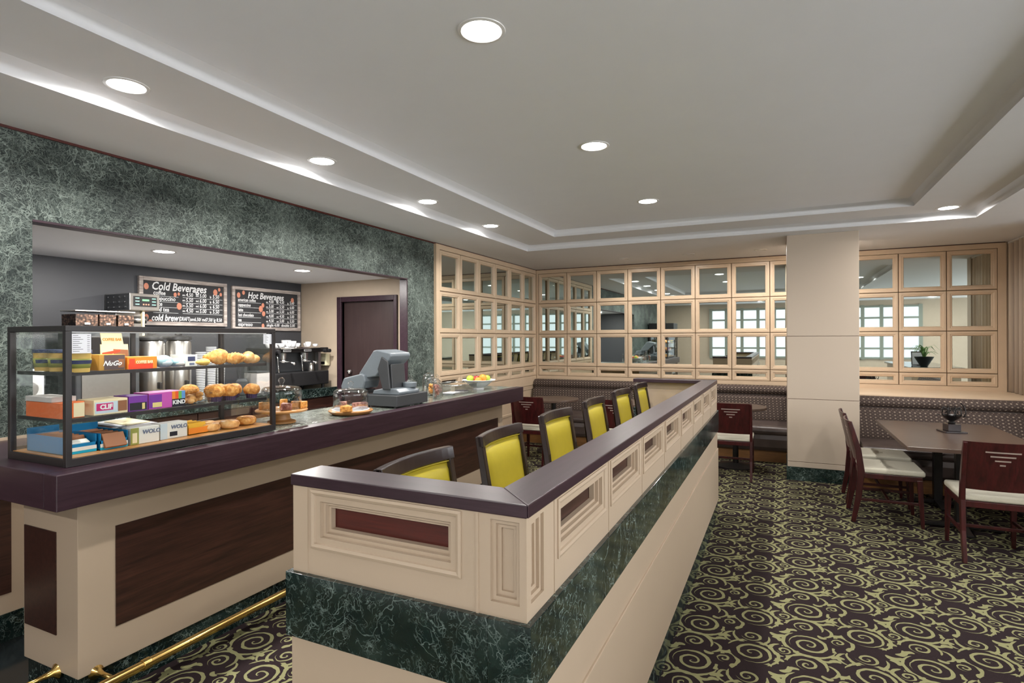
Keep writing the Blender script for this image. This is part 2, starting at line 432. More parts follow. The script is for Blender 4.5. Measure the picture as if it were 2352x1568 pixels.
# thin dark trim along the top of the walls
struct(MB().box(XL,XL+.012,-3.2,5.70,ZC-.014,ZC).box(XL,XL+.02,5.7,YB,ZC-.012,ZC).box(XL,XR,YB-.02,YB,ZC-.012,ZC).build('trim_3','mahog_x'))
# back wall
struct(MB().box(-3.95,6.6,YB,YB+.2,0,ZC).build('wall_back','oak'))
# right: the curtained return wall and the wide part of the room beyond
struct(MB().box(XR+.12,XR+.3,7.3,YB,0,ZC).build('wall_right','beige_wall'))
struct(MB().box(XR+.02,6.6,7.12,7.3,0,ZC).build('wall_right_2','beige_wall'))

# ------------------------------------------------------------------ mirrored lattice screens
CP=[(0,.0),(0,.028),(.003,.034),(.030,.034),(.036,.029),(.048,.029),(.052,.024),(.058,.006)]
ROWS=[(2.177,2.677),(1.672,2.177),(1.147,1.672),(.985,1.147)]
def screen(label,us,u_out,z_lo,mp,mp_box,loc,pitch_rows=ROWS):
    r=thing('mirror_screen',label,'mirror',loc)
    b=MB(); g=.004
    for a,c in zip(us,us[1:]):
        for z0,z1 in pitch_rows: b.rings((a+g,c-g,z0+g,z1-g),CP,mp)
    # flat backing visible in the grooves and the outer border boards
    for rc in ((u_out[0],us[0],z_lo,ZC-.012),(us[-1],u_out[1],z_lo,ZC-.012),(us[0],us[-1],2.677,ZC-.012),(us[0],us[-1],z_lo,.985)):
        if rc[1]-rc[0]>.005: mp_box(b,rc,0,.036)
    o=b.build('frame','oak',r,bev=0)
    for a,c in zip(us,us[1:]):
        for z0,z1 in pitch_rows:
            i=.056
            q=MB(); mp_box(q,(a+i,c-i,z0+i,z1-i),.002,.008); q.build('mirror_pane','mirror',r)
    # dark groove backing
    q=MB(); mp_box(q,(us[0],us[-1],.985,2.677),0,.0015); q.build('groove_backing',C('groove',(.26,.18,.12)),r)
    return r
usB=[-3.67+.504*k for k in range(13)]
mpB=lambda u,v,h:(u,-h,v)
def bxB(b,rc,h0,h1): b.box(rc[0],rc[1],-h1,-h0,rc[2],rc[3])
screen('long pale wood mirror lattice on back wall above the dotted booth left of the column',usB[:8],(XL+.04,usB[7]),.93,mpB,bxB,(0,YB,0))
# small piece hidden behind the column continues to the right screen
screen('pale wood lattice of square mirrors on back wall right of the column beside curtain',usB[7:],(usB[7],XR),.93,mpB,bxB,(0,YB-.001,0))
usL=[5.775+.4917*k for k in range(7)]
mpL=lambda u,v,h:(h,u,v)
def bxL(b,rc,h0,h1): b.box(h0,h1,rc[0],rc[1],rc[2],rc[3])
screen('pale wood lattice of tall mirrors on left wall between marble and corner',usL,(5.70,YB-.04),.84,mpL,bxL,(XL,0,0))
# panelled apron below left screen
b=MB(); b.rings((5.74,8.72,.42,.80),[(0,0),(0,.012),(.03,.012),(.04,.004)],lambda u,v,h:(XL+h,u,v)); b.box(XL,XL+.018,5.70,YB,.80,.845); b.box(XL,XL+.016,5.7,YB,0,.12)
struct(b.build('trim_4','oak'))

# ------------------------------------------------------------------ column
col=thing('column','square cream panelled column on green marble plinth beside the booths','column',(.41,7.46,0))
b=MB()
for z0,z1 in ((.148,.205),(.209,.909),(.913,1.612),(1.616,ZC)): b.box(-.35,.35,-.35,.35,z0,z1)
b.build('panelling','column',col,bev=.003); MB().box(-.345,.345,-.345,.345,.14,ZC).build('core','mahog_x',col)
MB().box(-.36,.36,-.36,.36,0,.148).build('plinth','marble',col)

# ------------------------------------------------------------------ staff room behind the opening
struct(MB().box(-5.6,-5.47,1.45,5.45,0,2.5).build('wall_staff_back','darkgrey'))
struct(MB().box(-5.6,-3.83,1.45,1.66,0,2.5).build('wall_staff_left','darkgrey'))
b=MB(); b.box(-5.6,-4.80,5.31,5.45,0,2.5).box(-4.02,-3.83,5.31,5.45,0,2.5).box(-4.80,-4.02,5.31,5.45,2.05,2.5)
struct(b.build('wall_staff_right','beige_wall'))
struct(MB().box(-5.6,-3.83,1.45,5.45,2.30,2.34).build('ceiling_3','ceil_bright'))
d=struct(MB().box(-4.80,-4.02,5.345,5.385,.005,2.05).build('door_1','doorwood'))
b=MB(); b.box(-4.865,-4.80,5.285,5.40,0,2.11).box(-4.02,-3.975,5.285,5.40,0,2.11).box(-4.80,-4.02,5.285,5.40,2.05,2.11)
b.build('door_frame','plum',d,bev=.003)
MB().sphere((-4.70,5.315,1.21),.028).cyl((-4.70,5.345,1.21),(-4.70,5.315,1.21),.012).build('door_knob','chrome',d,smooth=True)
# back counter with drawers
bc=thing('back_counter','dark wood back counter with green marble top below the espresso machine','counter',(-5.17,3.48,0))
MB().box(-.28,.27,-1.78,1.78,.10,.93).build('cabinet','mahog',bc); MB().box(-.28,.32,-1.79,1.80,.93,1.03).build('worktop','marble',bc,bev=.004)
MB().box(-.28,.22,-1.76,1.76,0,.10).build('plinth','blackpl',bc)
for k in range(6):
    y=-1.78+.595*k
    dr=MB().box(.271,.288,y+.006,y+.589,.62,.915).build('drawer','mahog',bc,bev=.002)
    MB().beam([(.288,y+.20,.80),(.312,y+.20,.80),(.312,y+.42,.80),(.288,y+.42,.80)],.008,.008).build('handle','steel',dr)
    MB().box(.271,.288,y+.006,y+.589,.12,.61).build('door','mahog',bc,bev=.002)
# chalkboards
def board(name,label,y0,y1,z0,z1,items,beans,lines):
    x=-5.468; r=thing(name,label,'menu board',(x,(y0+y1)/2,z0))
    W=y1-y0; H=z1-z0; w=.038
    b=MB(); 
    for rc in ((-W/2,-W/2+w,0,H),(W/2-w,W/2,0,H),(-W/2+w,W/2-w,0,w),(-W/2+w,W/2-w,H-w,H)): b.box(0,.03,rc[0],rc[1],rc[2],rc[3])
    b.build('frame','weathered',r,bev=.003)
    MB().box(0,.012,-W/2+.01,W/2-.01,.01,H-.01).build('slate','chalk',r)
    b=MB()
    R=Matrix(((0,0,1,0),(1,0,0,0),(0,1,0,0),(0,0,0,1)))
    for txt,u,v,size,sx,sh,bold in items:
        b.text(txt,size,Matrix.Translation((.0135,-W/2+u*W,v*H))@R,sx,sh,bold)
    for u0,u1,v in lines: b.box(.0125,.0138,-W/2+u0*W,-W/2+u1*W,v*H,v*H+.003)
    b.build('lettering','chalkwhite',r)
    for u,v,rr in beans:
        q=MB(); q.sphere((.013,-W/2+u*W,v*H),rr,.12,.85,1.1,14,8); q.build('bean_drawing','beanpink',r,smooth=True)
    return r
it=[('Cold Beverages',.13,.745,.108,.84,.22,.002)]
for k,(n,a,b_,c) in enumerate((('coffee','4.50','5.00','5.50'),('cappuccino','5.50','6.00','6.50'),('latte','5.50','6.00','6.50'),('iced tea','4.50','5.00','5.50'))):
    v=.64-.115*k
    it+=[(n,.15,v,.060,.82,.1,.0008)]+[(t_,u_,v+(.0 if len(t_)>3 else .01),sz_,.80,.1,.0005) for t_,u_,sz_ in (('sm.',.465,.030),(a,.505,.056),('md.',.62,.030),(b_,.665,.056),('lg.',.79,.030),(c,.825,.056))]
it+=[('cold brew',.13,.10,.088,.74,.2,.002),('(DRAFT)',.425,.11,.058,.56,0,.0008),('sm6.50/ md7.50/ lg 8.50',.555,.11,.052,.72,.1,.0006)]
board('menu_board','chalkboard headed Cold Beverages in whitewashed frame, larger and left on staff wall',3.297,4.23,1.742,2.207,it,
  [(.08,.80,.028),(.86,.78,.03),(.91,.85,.018),(.93,.74,.018),(.385,.665,.020),(.425,.685,.015),(.43,.42,.032),(.08,.17,.026),(.12,.06,.026)],
  [(.15,.42,.61-.115*k) for k in range(4)]+[(.47,.95,.61-.115*k) for k in range(4)])
it=[('Hot Beverages',.215,.745,.102,.84,.22,.0018)]
for k,(n,a,b_,c) in enumerate((('american coffee','4.00','4.50','5.00'),('cappuccino','5.00','5.50','6.00'),('latte','5.00','5.50','6.00'),('hot chocolate','4.00','4.50','5.00'),('tea','4.50','5.00','5.50'))):
    v=.665-.115*k
    it+=[(n,.085,v,.050,.74,.1,.0008)]+[(t_,u_,v,sz_,.78,.1,.0005) for t_,u_,sz_ in (('sm.',.475,.028),(a,.515,.052),('md.',.63,.028),(b_,.675,.052),('lg.',.80,.028),(c,.835,.052))]
it+=[('espresso',.085,.10,.06,.9,.1,.0008),('single 4.00',.48,.10,.047,.95,.1,.0006),('double 5.00',.70,.10,.047,.95,.1,.0006)]
board('menu_board','chalkboard headed Hot Beverages in whitewashed frame, right one near staff corner',4.295,5.272,1.706,2.195,it,
  [(.095,.80,.028),(.160,.865,.022),(.88,.77,.028),(.43,.60,.024),(.40,.51,.034),(.44,.40,.028),(.43,.11,.024)],
  [(.085,.40,.64-.115*k) for k in range(5)]+[(.48,.95,.64-.115*k) for k in range(5)])

# ------------------------------------------------------------------ service counter
sc=thing('service_counter','long cream service counter with plum edge, mahogany panels and green marble top','counter',(-2.735,1.395,0))
def L(b,x0,x1,y0,y1,z0,z1): return b.box(x0+2.735,x1+2.735,y0-1.395,y1-1.395,z0,z1)
b=MB(); L(b,-3.17,-2.735,1.395,5.50,.14,.925); L(b,-3.72,-3.17,5.18,5.50,.14,.925); b.build('body','beige',sc,bev=.002)
b=MB(); L(b,-3.155,-2.748,1.405,5.49,0,.14); L(b,-3.735,-3.155,5.19,5.49,0,.14); b.build('base','marble',sc)
b=MB(); L(b,-2.735,-2.731,1.548,5.387,.302,.758); b.build('front_panel','mahog',sc)
b=MB(); L(b,-3.157,-2.897,1.391,1.395,.298,.753); b.build('end_panel','mahog',sc)
b=MB(); L(b,-2.735,-2.733,5.425,5.49,.70,.745); b.build('outlet_plate','column',sc)
# edge boards, then marble top between
b=MB(); L(b,-2.655,-2.565,1.234,5.68,.925,1.070); b.build('edge_board','plum',sc,bev=.004)
b=MB(); L(b,-3.735,-2.655,1.234,1.70,.925,1.070); b.build('edge_board','plum_x',sc,bev=.004)
b=MB(); L(b,-3.215,-2.655,1.70,5.68,.985,1.066); L(b,-3.735,-3.215,5.12,5.68,.985,1.066); b.build('marble_top','marbletop',sc,bev=.003)
b=MB(); L(b,-3.19,-2.655,1.70,5.66,.925,.985); b.build('sub_top','beige',sc)
# foot rail
fr=thing('foot_rail','polished brass foot rail along the foot of the service counter','rail',(-2.60,1.25,.137))
MB().tube([(-.325,0,0),(-.03,0,0),(-.008,.006,0),(0,.03,0),(0,4.15,0)],.0205,16).build('tube','brass',fr,smooth=True)
for y in (.35,1.75,3.15,4.1): smooth_by_angle(MB().cyl((0,y-.018,0),(0,y+.018,0),.0245).build('collar','brass',fr,smooth=True,bev=.002))
smooth_by_angle(MB().cyl((-.3,0,0),(-.27,0,0),.0245).build('collar','brass',fr,smooth=True,bev=.002))
for y in (.22,1.75,3.15):
    q=MB(); q.lathe([(.034,-.147),(.034,-.140),(.016,-.125),(.010,-.09),(.010,0)],(0,y,0),20,Matrix.Rotation(PI/2,3,'Y')); q.build('bracket','brass',fr,smooth=True)
q=MB(); q.lathe([(.034,-.150),(.034,-.143),(.016,-.128),(.010,-.09),(.010,0)],(-.30,0,0),20,Matrix.Rotation(PI/2,3,'X')); q.build('bracket','brass',fr,smooth=True)

# ------------------------------------------------------------------ low partition
pt=thing('low_partition','U shaped low cream partition with plum cap, framed openings and marble band','partition',(-.53,1.188,0))
OX,OY=-.53,1.188
def LP(b,x0,x1,y0,y1,z0,z1): return b.box(x0-OX,x1-OX,y0-OY,y1-OY,z0,z1)
XE=-1.255; YE=5.42; TH=.095
def U(b,o,z0,z1,th=TH):
    "U shaped run of wall with outward offset o"
    LP(b,-.53-th,-.53+o,OY-o,YE+o,z0,z1); LP(b,XE-o,-.53-th,OY-o,OY+th,z0,z1); LP(b,XE-o,-.53-th,YE-th,YE+o,z0,z1)
# core (recess depth behind windows)
b=MB(); U(b,-.045,.93,1.187,.05); b.build('inner_wall','beige',pt)
# outer faces with window mouldings (step mouldings cut in)
STEP=[(0,0),(.0,.0045),(.010,.0045),(.0105,-.004),(.022,-.004),(.023,-.016),(.034,-.016),(.035,-.028),(.046,-.028),(.047,-.040)]
FM=[(0,.0),(.0,.004),(.007,.006),(.014,.003),(.016,-.002),(.032,-.002),(.033,-.013),(.042,-.013),(.043,-.024),(.052,-.024),(.053,-.040)]
mR=lambda u,v,h:(h,u-OY,v)          # right face, u=Y
mF=lambda u,v,h:(u-OX,-h,v)         # front face, u=X
def face(b,holes,u0,u1,z0,z1,mp):
    "flat face with rectangular holes side by side"
    holes=sorted(holes); cuts=[u0]
    def q(a,c,e,f): b.b.faces.new([b.b.verts.new(mp(*p,0)) for p in ((a,e),(c,e),(c,f),(a,f))])
    for h in holes:
        q(cuts[-1],h[0],z0,z1); q(h[0],h[1],z0,h[2]); q(h[0],h[1],h[3],z1); cuts.append(h[1])
    q(cuts[-1],u1,z0,z1)
winR=[(1.385+.508*k,1.835+.508*k,1.025,1.180) for k in range(8)]
pilR=[(1.205,1.300,.972,1.182)]
winF=[(-1.190,-.703,1.018,1.182)]
pilF=[(-.632,-.540,.972,1.182)]
b=MB()
face(b,winR+pilR,OY,YE,.945,1.187,mR)
for w in winR: b.rings(w,FM,mR)
for w in pilR: b.rings(w,[(0,0),(.008,.0),(.0085,-.008),(.019,-.008),(.0195,-.016),(.030,-.016),(.0305,-.022)],mR,cap=True)
for k in range(9):   # grooves between the bays
    y=1.360+.508*k; LP(b,-.53,-.528,y-.0,y+.004,.945,1.187)
face(b,winF+pilF,XE,OX,.945,1.187,mF)
for w in winF: b.rings(w,FM,mF)
for w in pilF: b.rings(w,[(0,0),(.008,.0),(.0085,-.008),(.019,-.008),(.0195,-.016),(.030,-.016),(.0305,-.022)],mF,cap=True)
LP(b,-.662,-.655,OY-.003,OY,.945,1.187); LP(b,XE,-1.20,OY-.0015,OY,.945,1.187)
b.quad(mF(XE,.945,0),mF(XE,1.187,0),mF(XE,1.187,-TH),mF(XE,.945,-TH))
LP(b,XE,OX,YE-.002,YE,.945,1.187)
b.build('moulded_panels','beige',pt)
for w in winR:
    q=MB(); LP(q,-.575,-.571,w[0]+.05,w[1]-.05,w[2]+.05,w[3]-.05); q.build('inset_panel','mahog',pt)
q=MB(); LP(q,winF[0][0]+.05,winF[0][1]-.05,OY+.041,OY+.045,winF[0][2]+.05,winF[0][3]-.05); q.build('inset_panel','mahog_x',pt)
def cap(poly,m): MB().prism([(x-OX,y-OY) for x,y in poly],1.187,1.219,'xy').build('cap',m,pt,bev=.003)
a0,a1,b0,b1=-.645,-.524,OY-.006,OY+.115; c0,c1=YE-.115,YE+.006; g_=.0006
cap([(a1,b0+g_),(a1,c1-g_),(a0,c0-g_),(a0,b1+g_)],'plum')
cap([(XE-.006,b0),(a1-g_,b0),(a0-g_,b1),(XE-.006,b1)],'plum_x'); cap([(XE-.006,c0),(a0-g_,c0),(a1-g_,c1),(XE-.006,c1)],'plum_x')
b=MB(); U(b,.016,.765,.945); b.build('marble_band','marble',pt,bev=.002)
b=MB(); U(b,.004,.603,.765); b.build('upper_base_panel','beige',pt)
b=MB(); U(b,.012,.137,.603); b.build('lower_base_panel','beige',pt,bev=.003)
b=MB(); U(b,.006,0,.137); b.build('plinth','marble',pt)

# ------------------------------------------------------------------ bar stools
def make_stool():
    r=thing('bar_stool','s','bar stool')
    W=.42; 
    prof=[(0,-.215,0),(0,-.185,.45),(0,-.175,.78),(0,-.20,1.0),(0,-.235,1.20)]
    for s in (-1,1):
        b=MB(); b.beam([(s*(W/2-.014),y,z) for _,y,z in prof],[.026,.028,.028,.028,.028],[.032,.036,.034,.032,.028],side=(1,0,0)); b.build('rear_leg','stoolwood',r,bev=.004)
        b=MB(); b.beam([(s*.185,.19,0),(s*.18,.185,.72)],[.026,.038],[.026,.038],side=(1,0,0)); b.build('leg','stoolwood',r,bev=.003)
    # curved top rail
    b=MB(); n=14
    for zz0,zz1,th,inset in ((1.157,1.202,.024,.0),):
        P=[]
        for i in range(n+1):
            u=-1+2*i/n; x=u*(W/2-.0); sag=.030*(1-u*u)
            P.append((x,sag))
        for i in range(n):
            for (xa,sa),(xb,sb) in ((P[i],P[i+1]),):
                vs=[]
                for x,s_ in ((xa,sa),(xb,sb)):
                    for z in (zz0,zz1):
                        yb=-.228-(z-1.142)*.17-s_
                        vs+= [b.b.verts.new((x,yb,z)),b.b.verts.new((x,yb+th,z))]
                a,b2,c,d,e,f,g,h=vs
                for q in ((a,b2,d,c),(e,g,h,f),(c,d,h,g),(a,e,f,b2),(a,c,g,e),(b2,f,h,d)): b.b.faces.new(q)
    bmesh.ops.remove_doubles(b.b,verts=b.b.verts[:],dist=1e-5)
    b.build('top_rail','stoolwood',r,smooth=False,bev=.003)
    # padded back (front face yellow, curved)
    b=MB(); nu,nv=12,10; G=[]
    for j in range(nv+1):
        v=j/nv; z=.80+.357*v; row=[]
        for i in range(nu+1):
            u=-1+2*i/nu; x=u*(W/2-.020)
            yb=-.178-(.05*((z-.8)/.34)) -.028*(1-u*u)*v
            puff=.022*(1-abs(u)**6)*(1-abs(2*v-1)**8)
            row.append((b.b.verts.new((x,yb+.006+puff,z)),b.b.verts.new((x,yb-.010-puff*.5,z))))
        G.append(row)
    for j in range(nv):
        for i in range(nu):
            for k in (0,1): b.b.faces.new([G[j][i][k],G[j][i+1][k],G[j+1][i+1][k],G[j+1][i][k]])
    for j in range(nv):
        for i in (0,nu): b.b.faces.new([G[j][i][0],G[j][i][1],G[j+1][i][1],G[j+1][i][0]])
    for i in range(nu):
        for j in (0,nv): b.b.faces.new([G[j][i][0],G[j][i][1],G[j][i+1][1],G[j][i+1][0]])
    bp=b.build('backrest_pad','yellow',r,smooth=True); smooth_by_angle(bp,60)
    b=MB(); V0=[[[b.b.verts.new((u_*(W/2-.03),-.178-(.05*v_)-.028*(1-u_*u_)*v_-d_,.79+.36*v_)) for d_ in (.012,.024)] for u_ in [-1+.25*i for i in range(9)]] for v_ in (0,.25,.5,.75,1)]
    for j in range(4):
        for i in range(8):
            for k in (0,1): b.b.faces.new((V0[j][i][k],V0[j][i+1][k],V0[j+1][i+1][k],V0[j+1][i][k]))
    b.build('back_panel','stoolwood',r)
    # piping round the pad
    pts=[]
    def pp(u,v): z=.80+.357*v; return (u*(W/2-.022),-.178-(.05*v)-.028*(1-u*u)*v+.010,z)
    for i in range(13): pts.append(pp(-1+2*i/12*1,.985))
    for i in range(1,9): pts.append(pp(1,.985-.97*i/8))
    q=[pp(-1,.02+.96*i/8) for i in range(8)]
    MB().tube(q+pts,.0032,6).build('piping','yellow',bp,smooth=True)
    b=MB(); b.box(-.20,.20,-.20,.20,.68,.715); b.build('seat_frame','stoolwood',r,bev=.004)
    b=MB(); b.box(-.205,.205,-.20,.215,.715,.775); o=b.build('seat','yellow',r,bev=.02,seg=4)
    b=MB(); b.beam([(-.18,.187,.28),(.18,.187,.28)],.03,.022); 
    for s in (-1,1): b.beam([(s*.18,.187,.36),(s*.19,-.19,.36)],.022,.022)
    b.beam([(-.19,-.19,.30),(.19,-.19,.30)],.022,.022); b.build('foot_rest','stoolwood',r,bev=.002)
    return r
st=make_stool()
ST=[(1.365,.45),(2.03,0),(2.70,0),(3.40,0),(4.10,0),(4.77,0)]
LAB=['yellow padded bar stool nearest the camera behind the partition front','second nearest yellow padded bar stool, beside the partition front corner','third yellow padded bar stool from the camera along the partition',
 'fourth yellow padded bar stool from the camera along the partition','fifth yellow padded bar stool, second from the far partition return','farthest yellow padded bar stool, in front of the cream far return of the partition']
for i,((y0,_),lb) in enumerate(zip(ST,LAB)):
    loc=(-1.125+.235,y0+.21,0); rz=-PI/2
    if i==0: loc=(loc[0],1.60,0)
    if i==0: st.location=loc; st.rotation_euler=(0,0,rz); st['label']=lb; st['group']='yellow bar stools inside the partition'
    else: dup(st,loc,rz+rad((0,1.5,-1,.8,-1.2,.5)[i]),lb)

# ------------------------------------------------------------------ dining chairs
def make_chair():
    r=thing('dining_chair','c','chair'); W=.445
    prof=[(-.265,0),(-.225,.22),(-.205,.44),(-.225,.62),(-.270,.80),(-.288,.865)]
    for s in (-1,1):
        b=MB(); b.beam([(s*(W/2-.014),y,z) for y,z in prof],[.026,.028,.030,.028,.026,.024],[.034,.046,.054,.046,.036,.030],side=(1,0,0)); b.build('rear_leg','chairwood',r,bev=.004)
        b=MB(); b.beam([(s*.205,.235,0),(s*.198,.215,.40)],[.024,.040],[.024,.040],side=(1,0,0)); b.build('leg','chairwood',r,bev=.003)
    # curved slatted back panel z .52-.865 with four slots
    b=MB()
    def yb(x,z):
        k=(z-.52)/.345; return -.212-.075*k-.030*(1-(x/(W/2))**2)
    def slab(x0,x1,z0,z1,th=.014):
        n=max(1,int((x1-x0)/.035)); 
        V0=[]
        for i in range(n+1):
            x=x0+(x1-x0)*i/n
            V0.append([b.b.verts.new((x,yb(x,z)+t_,z)) for z in (z0,z1) for t_ in (0,th)])
        for A,B in zip(V0,V0[1:]):
            for q in ((0,1),(1,3),(3,2),(2,0)): b.b.faces.new((A[q[0]],A[q[1]],B[q[1]],B[q[0]]))
        for E_ in (V0[0],V0[-1]): b.b.faces.new((E_[0],E_[1],E_[3],E_[2]))
    h=W/2-.004
    slots=[(.800,.098),(.770,.070),(.740,.044),(.710,.016)]; sh=.012
    top=.868; z=top
    for zc,hw in slots:
        slab(-h,h,zc+sh/2,z); slab(-h,-hw,zc-sh/2,zc+sh/2); slab(hw,h,zc-sh/2,zc+sh/2); z=zc-sh/2
    for k in range(3): slab(-h,h,z-(z-.52)*(k+1)/3,z-(z-.52)*k/3)
    bk=b.build('backrest','chairwood',r)
    for zc,hw in slots:
        b=MB(); slab(-hw,hw,zc-sh/2+.001,zc+sh/2-.001,.0155); b.build('metal_inlay','inlay',bk)
    b=MB(); b.box(-.215,.215,-.21,.235,.385,.43); b.build('seat_frame','chairwood',r,bev=.004)
    b=MB(); b.box(-.22,.22,-.205,.255,.43,.478); b.build('seat','cream',r,bev=.018,seg=4)
    b=MB()
    for s in (-1,1): b.beam([(s*.20,.22,.20),(s*.205,-.22,.20)],.018,.022)
    b.beam([(-.2,0,.20),(.2,0,.20)],.018,.022); b.build('stretcher','chairwood',r,bev=.002)
    return r
ch=make_chair()
CH=[((1.375,5.255),0,'dark cherry chair with slotted back at the near end of the right table'),
 ((.825,5.93),-PI/2,'dark cherry chair with cream seat seen side on, left of the right table, nearer one'),
 ((.835,6.53),-PI/2,'dark cherry chair mostly hidden behind the nearer side-on chair by the column'),
 ((-.515,7.06),0,'red lit cherry chair just right of the partition far end, facing the booth'),
 ((-2.90,6.80),0,'red lit cherry chair just past the far end of the service counter'),
 ((-1.80,6.88),0,'red cherry chair glimpsed between the fourth and fifth yellow bar stools')]
for i,((x,y),rz,lb) in enumerate(CH):
    if i==0: ch.location=(x,y,0); ch.rotation_euler=(0,0,rz); ch['label']=lb; ch['group']='cherry wood dining chairs'
    else: dup(ch,(x,y,0),rz,lb)

# ------------------------------------------------------------------ tables
tb=thing('dining_table','rectangular brown dining table with two black pedestals by the right booth','table',(1.345,6.09,0))
MB().box(-.465,.465,-.80,.80,.718,.75).build('tabletop','tablewood',tb,bev=.003)
for y in (-.22,.55):
    b=MB(); b.box(-.035,.035,y-.035,y+.035,.03,.718); b.box(-.15,.15,y-.12,y+.12,.70,.718); b.build('pedestal','black',tb,bev=.004)
    b=MB()
    for a in range(4):
        c_,s_=math.cos(a*PI/2+PI/4*0),math.sin(a*PI/2)
        b.beam([(0,y,.035),(c_*.28,y+s_*.28,.018)],[.07,.05],[.035,.018])
    b.build('foot','black',tb,bev=.003)
def round_table(loc,lb,rr=.36):
    r=thing('round_table',lb,'table',loc)
    smooth_by_angle(MB().lathe([(0,.718),(rr-.01,.718),(rr,.724),(rr,.746),(rr-.004,.75),(0,.75)],seg=48).build('tabletop','tablewood',r,smooth=True))
    smooth_by_angle(MB().cyl((0,0,.02),(0,0,.718),.035).build('pedestal','black',r,smooth=True))
    smooth_by_angle(MB().lathe([(0,.0),(.24,0),(.24,.012),(.05,.045),(0,.045)],seg=32).build('foot','black',r,smooth=True))
    return r
r1=round_table((-2.93,7.52,0),'small round brown table before the left booth past the counter end')
dup(r1,(-1.75,7.52,0),None,'small round brown table by the left booth behind the middle bar stools')
dup(r1,(-.52,7.58,0),None,'small round brown table by the left booth behind the chair near the column')

# ------------------------------------------------------------------ booths
bo=thing('booth_bench','long dotted booth bench with brown seat against back wall left of the column','booth',(0,0,0))
x0,x1=-3.69,.10
def booth_sec(yf,yb_,x0,x1,r,ztop=.93):
    # yf = seat front, yb_ = wall side
    b=MB(); n=16; P=[]
    zr=ztop-.065; 
    rp=[(yb_-.02-.075+.085*math.cos(a)*1.0,zr+.066*math.sin(a)) for a in [PI*2*i/16 for i in range(16)]]
    b.prism(rp,x0,x1,'yz'); smooth_by_angle(b.build('head_roll','booth',r,smooth=True),40)
    b=MB(); b.prism([(yb_-.26,.44),(yb_-.255,.50),(yb_-.19,.77),(yb_-.15,.795),(yb_-.02,.795),(yb_-.02,.44)],x0,x1,'yz'); b.build('backrest','booth',r,bev=.01)
    b=MB(); b.prism([(yb_-.14,.78),(yb_-.14,.81),(yb_-.02,.81),(yb_-.02,.78)],x0,x1,'yz'); b.build('channel','vinyl',r)
    b=MB(); b.prism([(yf,.365),(yf-.012,.39),(yf-.008,.43),(yf+.03,.462),(yf+.10,.472),(yb_-.20,.462),(yb_-.20,.36),(yf+.01,.36)],x0,x1,'yz'); smooth_by_angle(b.build('seat','vinyl',r,smooth=True),50)
    b=MB(); b.prism([(yf+.01,.36),(yf-.002,.30),(yf+.005,.20),(yf+.04,.15),(yb_-.1,.15),(yb_-.1,.36)],x0,x1,'yz'); b.build('apron','vinyl',r,bev=.008)
    MB().box(x0,x1,yf+.08,yb_-.1,0,.15).build('kick_board','kick',r)
booth_sec(7.93,8.765,x0,x1,bo)
MB().box(x1-.035,x1,7.95,8.75,.0,.90).build('end_panel','vinyl',bo,bev=.01)
# partition fin between booths hidden behind column
br=thing('booth_bench','dotted booth bench with brown seat right of the column under the curtained corner','booth',(0,0,0))
booth_sec(6.93,7.74,.775,2.40,br,.925)
# ledge behind right booth
struct(MB().box(.77,2.58,7.735,YB,0,.905).box(.77,2.58,7.71,YB,.905,.93).build('trim_5','oak'))
# side section of right booth along the right wall
b=MB(); b.box(2.12,2.17,5.2,6.93,.44,.80); b.prism([(2.17,.44),(2.40,.44),(2.40,.925),(2.25,.925),(2.2,.80)],5.2,6.95,'xz'); b.build('side_backrest','booth',br,bev=.01)
b=MB(); b.box(1.86,2.2,5.2,6.93,.36,.468); b.build('side_seat','vinyl',br,bev=.02)
MB().box(1.96,2.40,5.2,6.93,0,.36).build('side_base','vinyl',br)
# curtain on the right wall
cu=thing('curtain','beige striped floor length curtain hanging beside the right mirror screen','curtain',(XR+.05,7.95,.935))
b=MB(); n=90; W_=1.2
for k in range(2):
    pass
pts=[]
for i in range(n+1):
    y=-.62+1.44*i/n; pts.append((.035*math.sin(y*38)+.012*math.sin(y*83),y))
lo=[b.b.verts.new((x-.0,y,0)) for x,y in pts]; hi=[b.b.verts.new((x*.85,y,1.80)) for x,y in pts]
lo2=[b.b.verts.new((x+.004,y,0)) for x,y in pts]; hi2=[b.b.verts.new((x*.85+.004,y,1.80)) for x,y in pts]
for i in range(n):
    b.b.faces.new((lo[i],lo[i+1],hi[i+1],hi[i])); b.b.faces.new((lo2[i],lo2[i+1],hi2[i+1],hi2[i])); b.b.faces.new((lo[i],lo[i+1],lo2[i+1],lo2[i]))
b.build('cloth','curtain',cu,smooth=True)
MB().box(-.03,.05,-.62,.82,1.79,1.81).build('track','white',cu)

# table centrepiece
cp=thing('candle_holder','black wrought wire candle holder on dark square base on the right table','candle holder',(1.372,6.25,.75),rad(12))
MB().box(-.085,.085,-.085,.085,0,.014).build('tray','stoolwood',cp,bev=.003)
MB().box(-.05,.05,-.05,.05,.014,.075).build('box','stoolwood',cp,bev=.003)
smooth_by_angle(MB().lathe([(.025,.075),(.03,.085),(.018,.10),(.055,.125),(.075,.15),(.078,.152),(.06,.135),(.02,.11)],seg=24).build('bowl','black',cp,smooth=True))
b=MB()
for k in range(8):
    a=k*PI/4; c,s=math.cos(a),math.sin(a)
    b.tube([(c*.02,s*.02,.11),(c*.075,s*.075,.16),(c*.065,s*.065,.225),(c*.02,s*.02,.20),(c*.05,s*.05,.17)],.0045,6)
b.tube([(.075*math.cos(a),.075*math.sin(a),.205) for a in [2*PI*i/24 for i in range(24)]],.003,6,True)
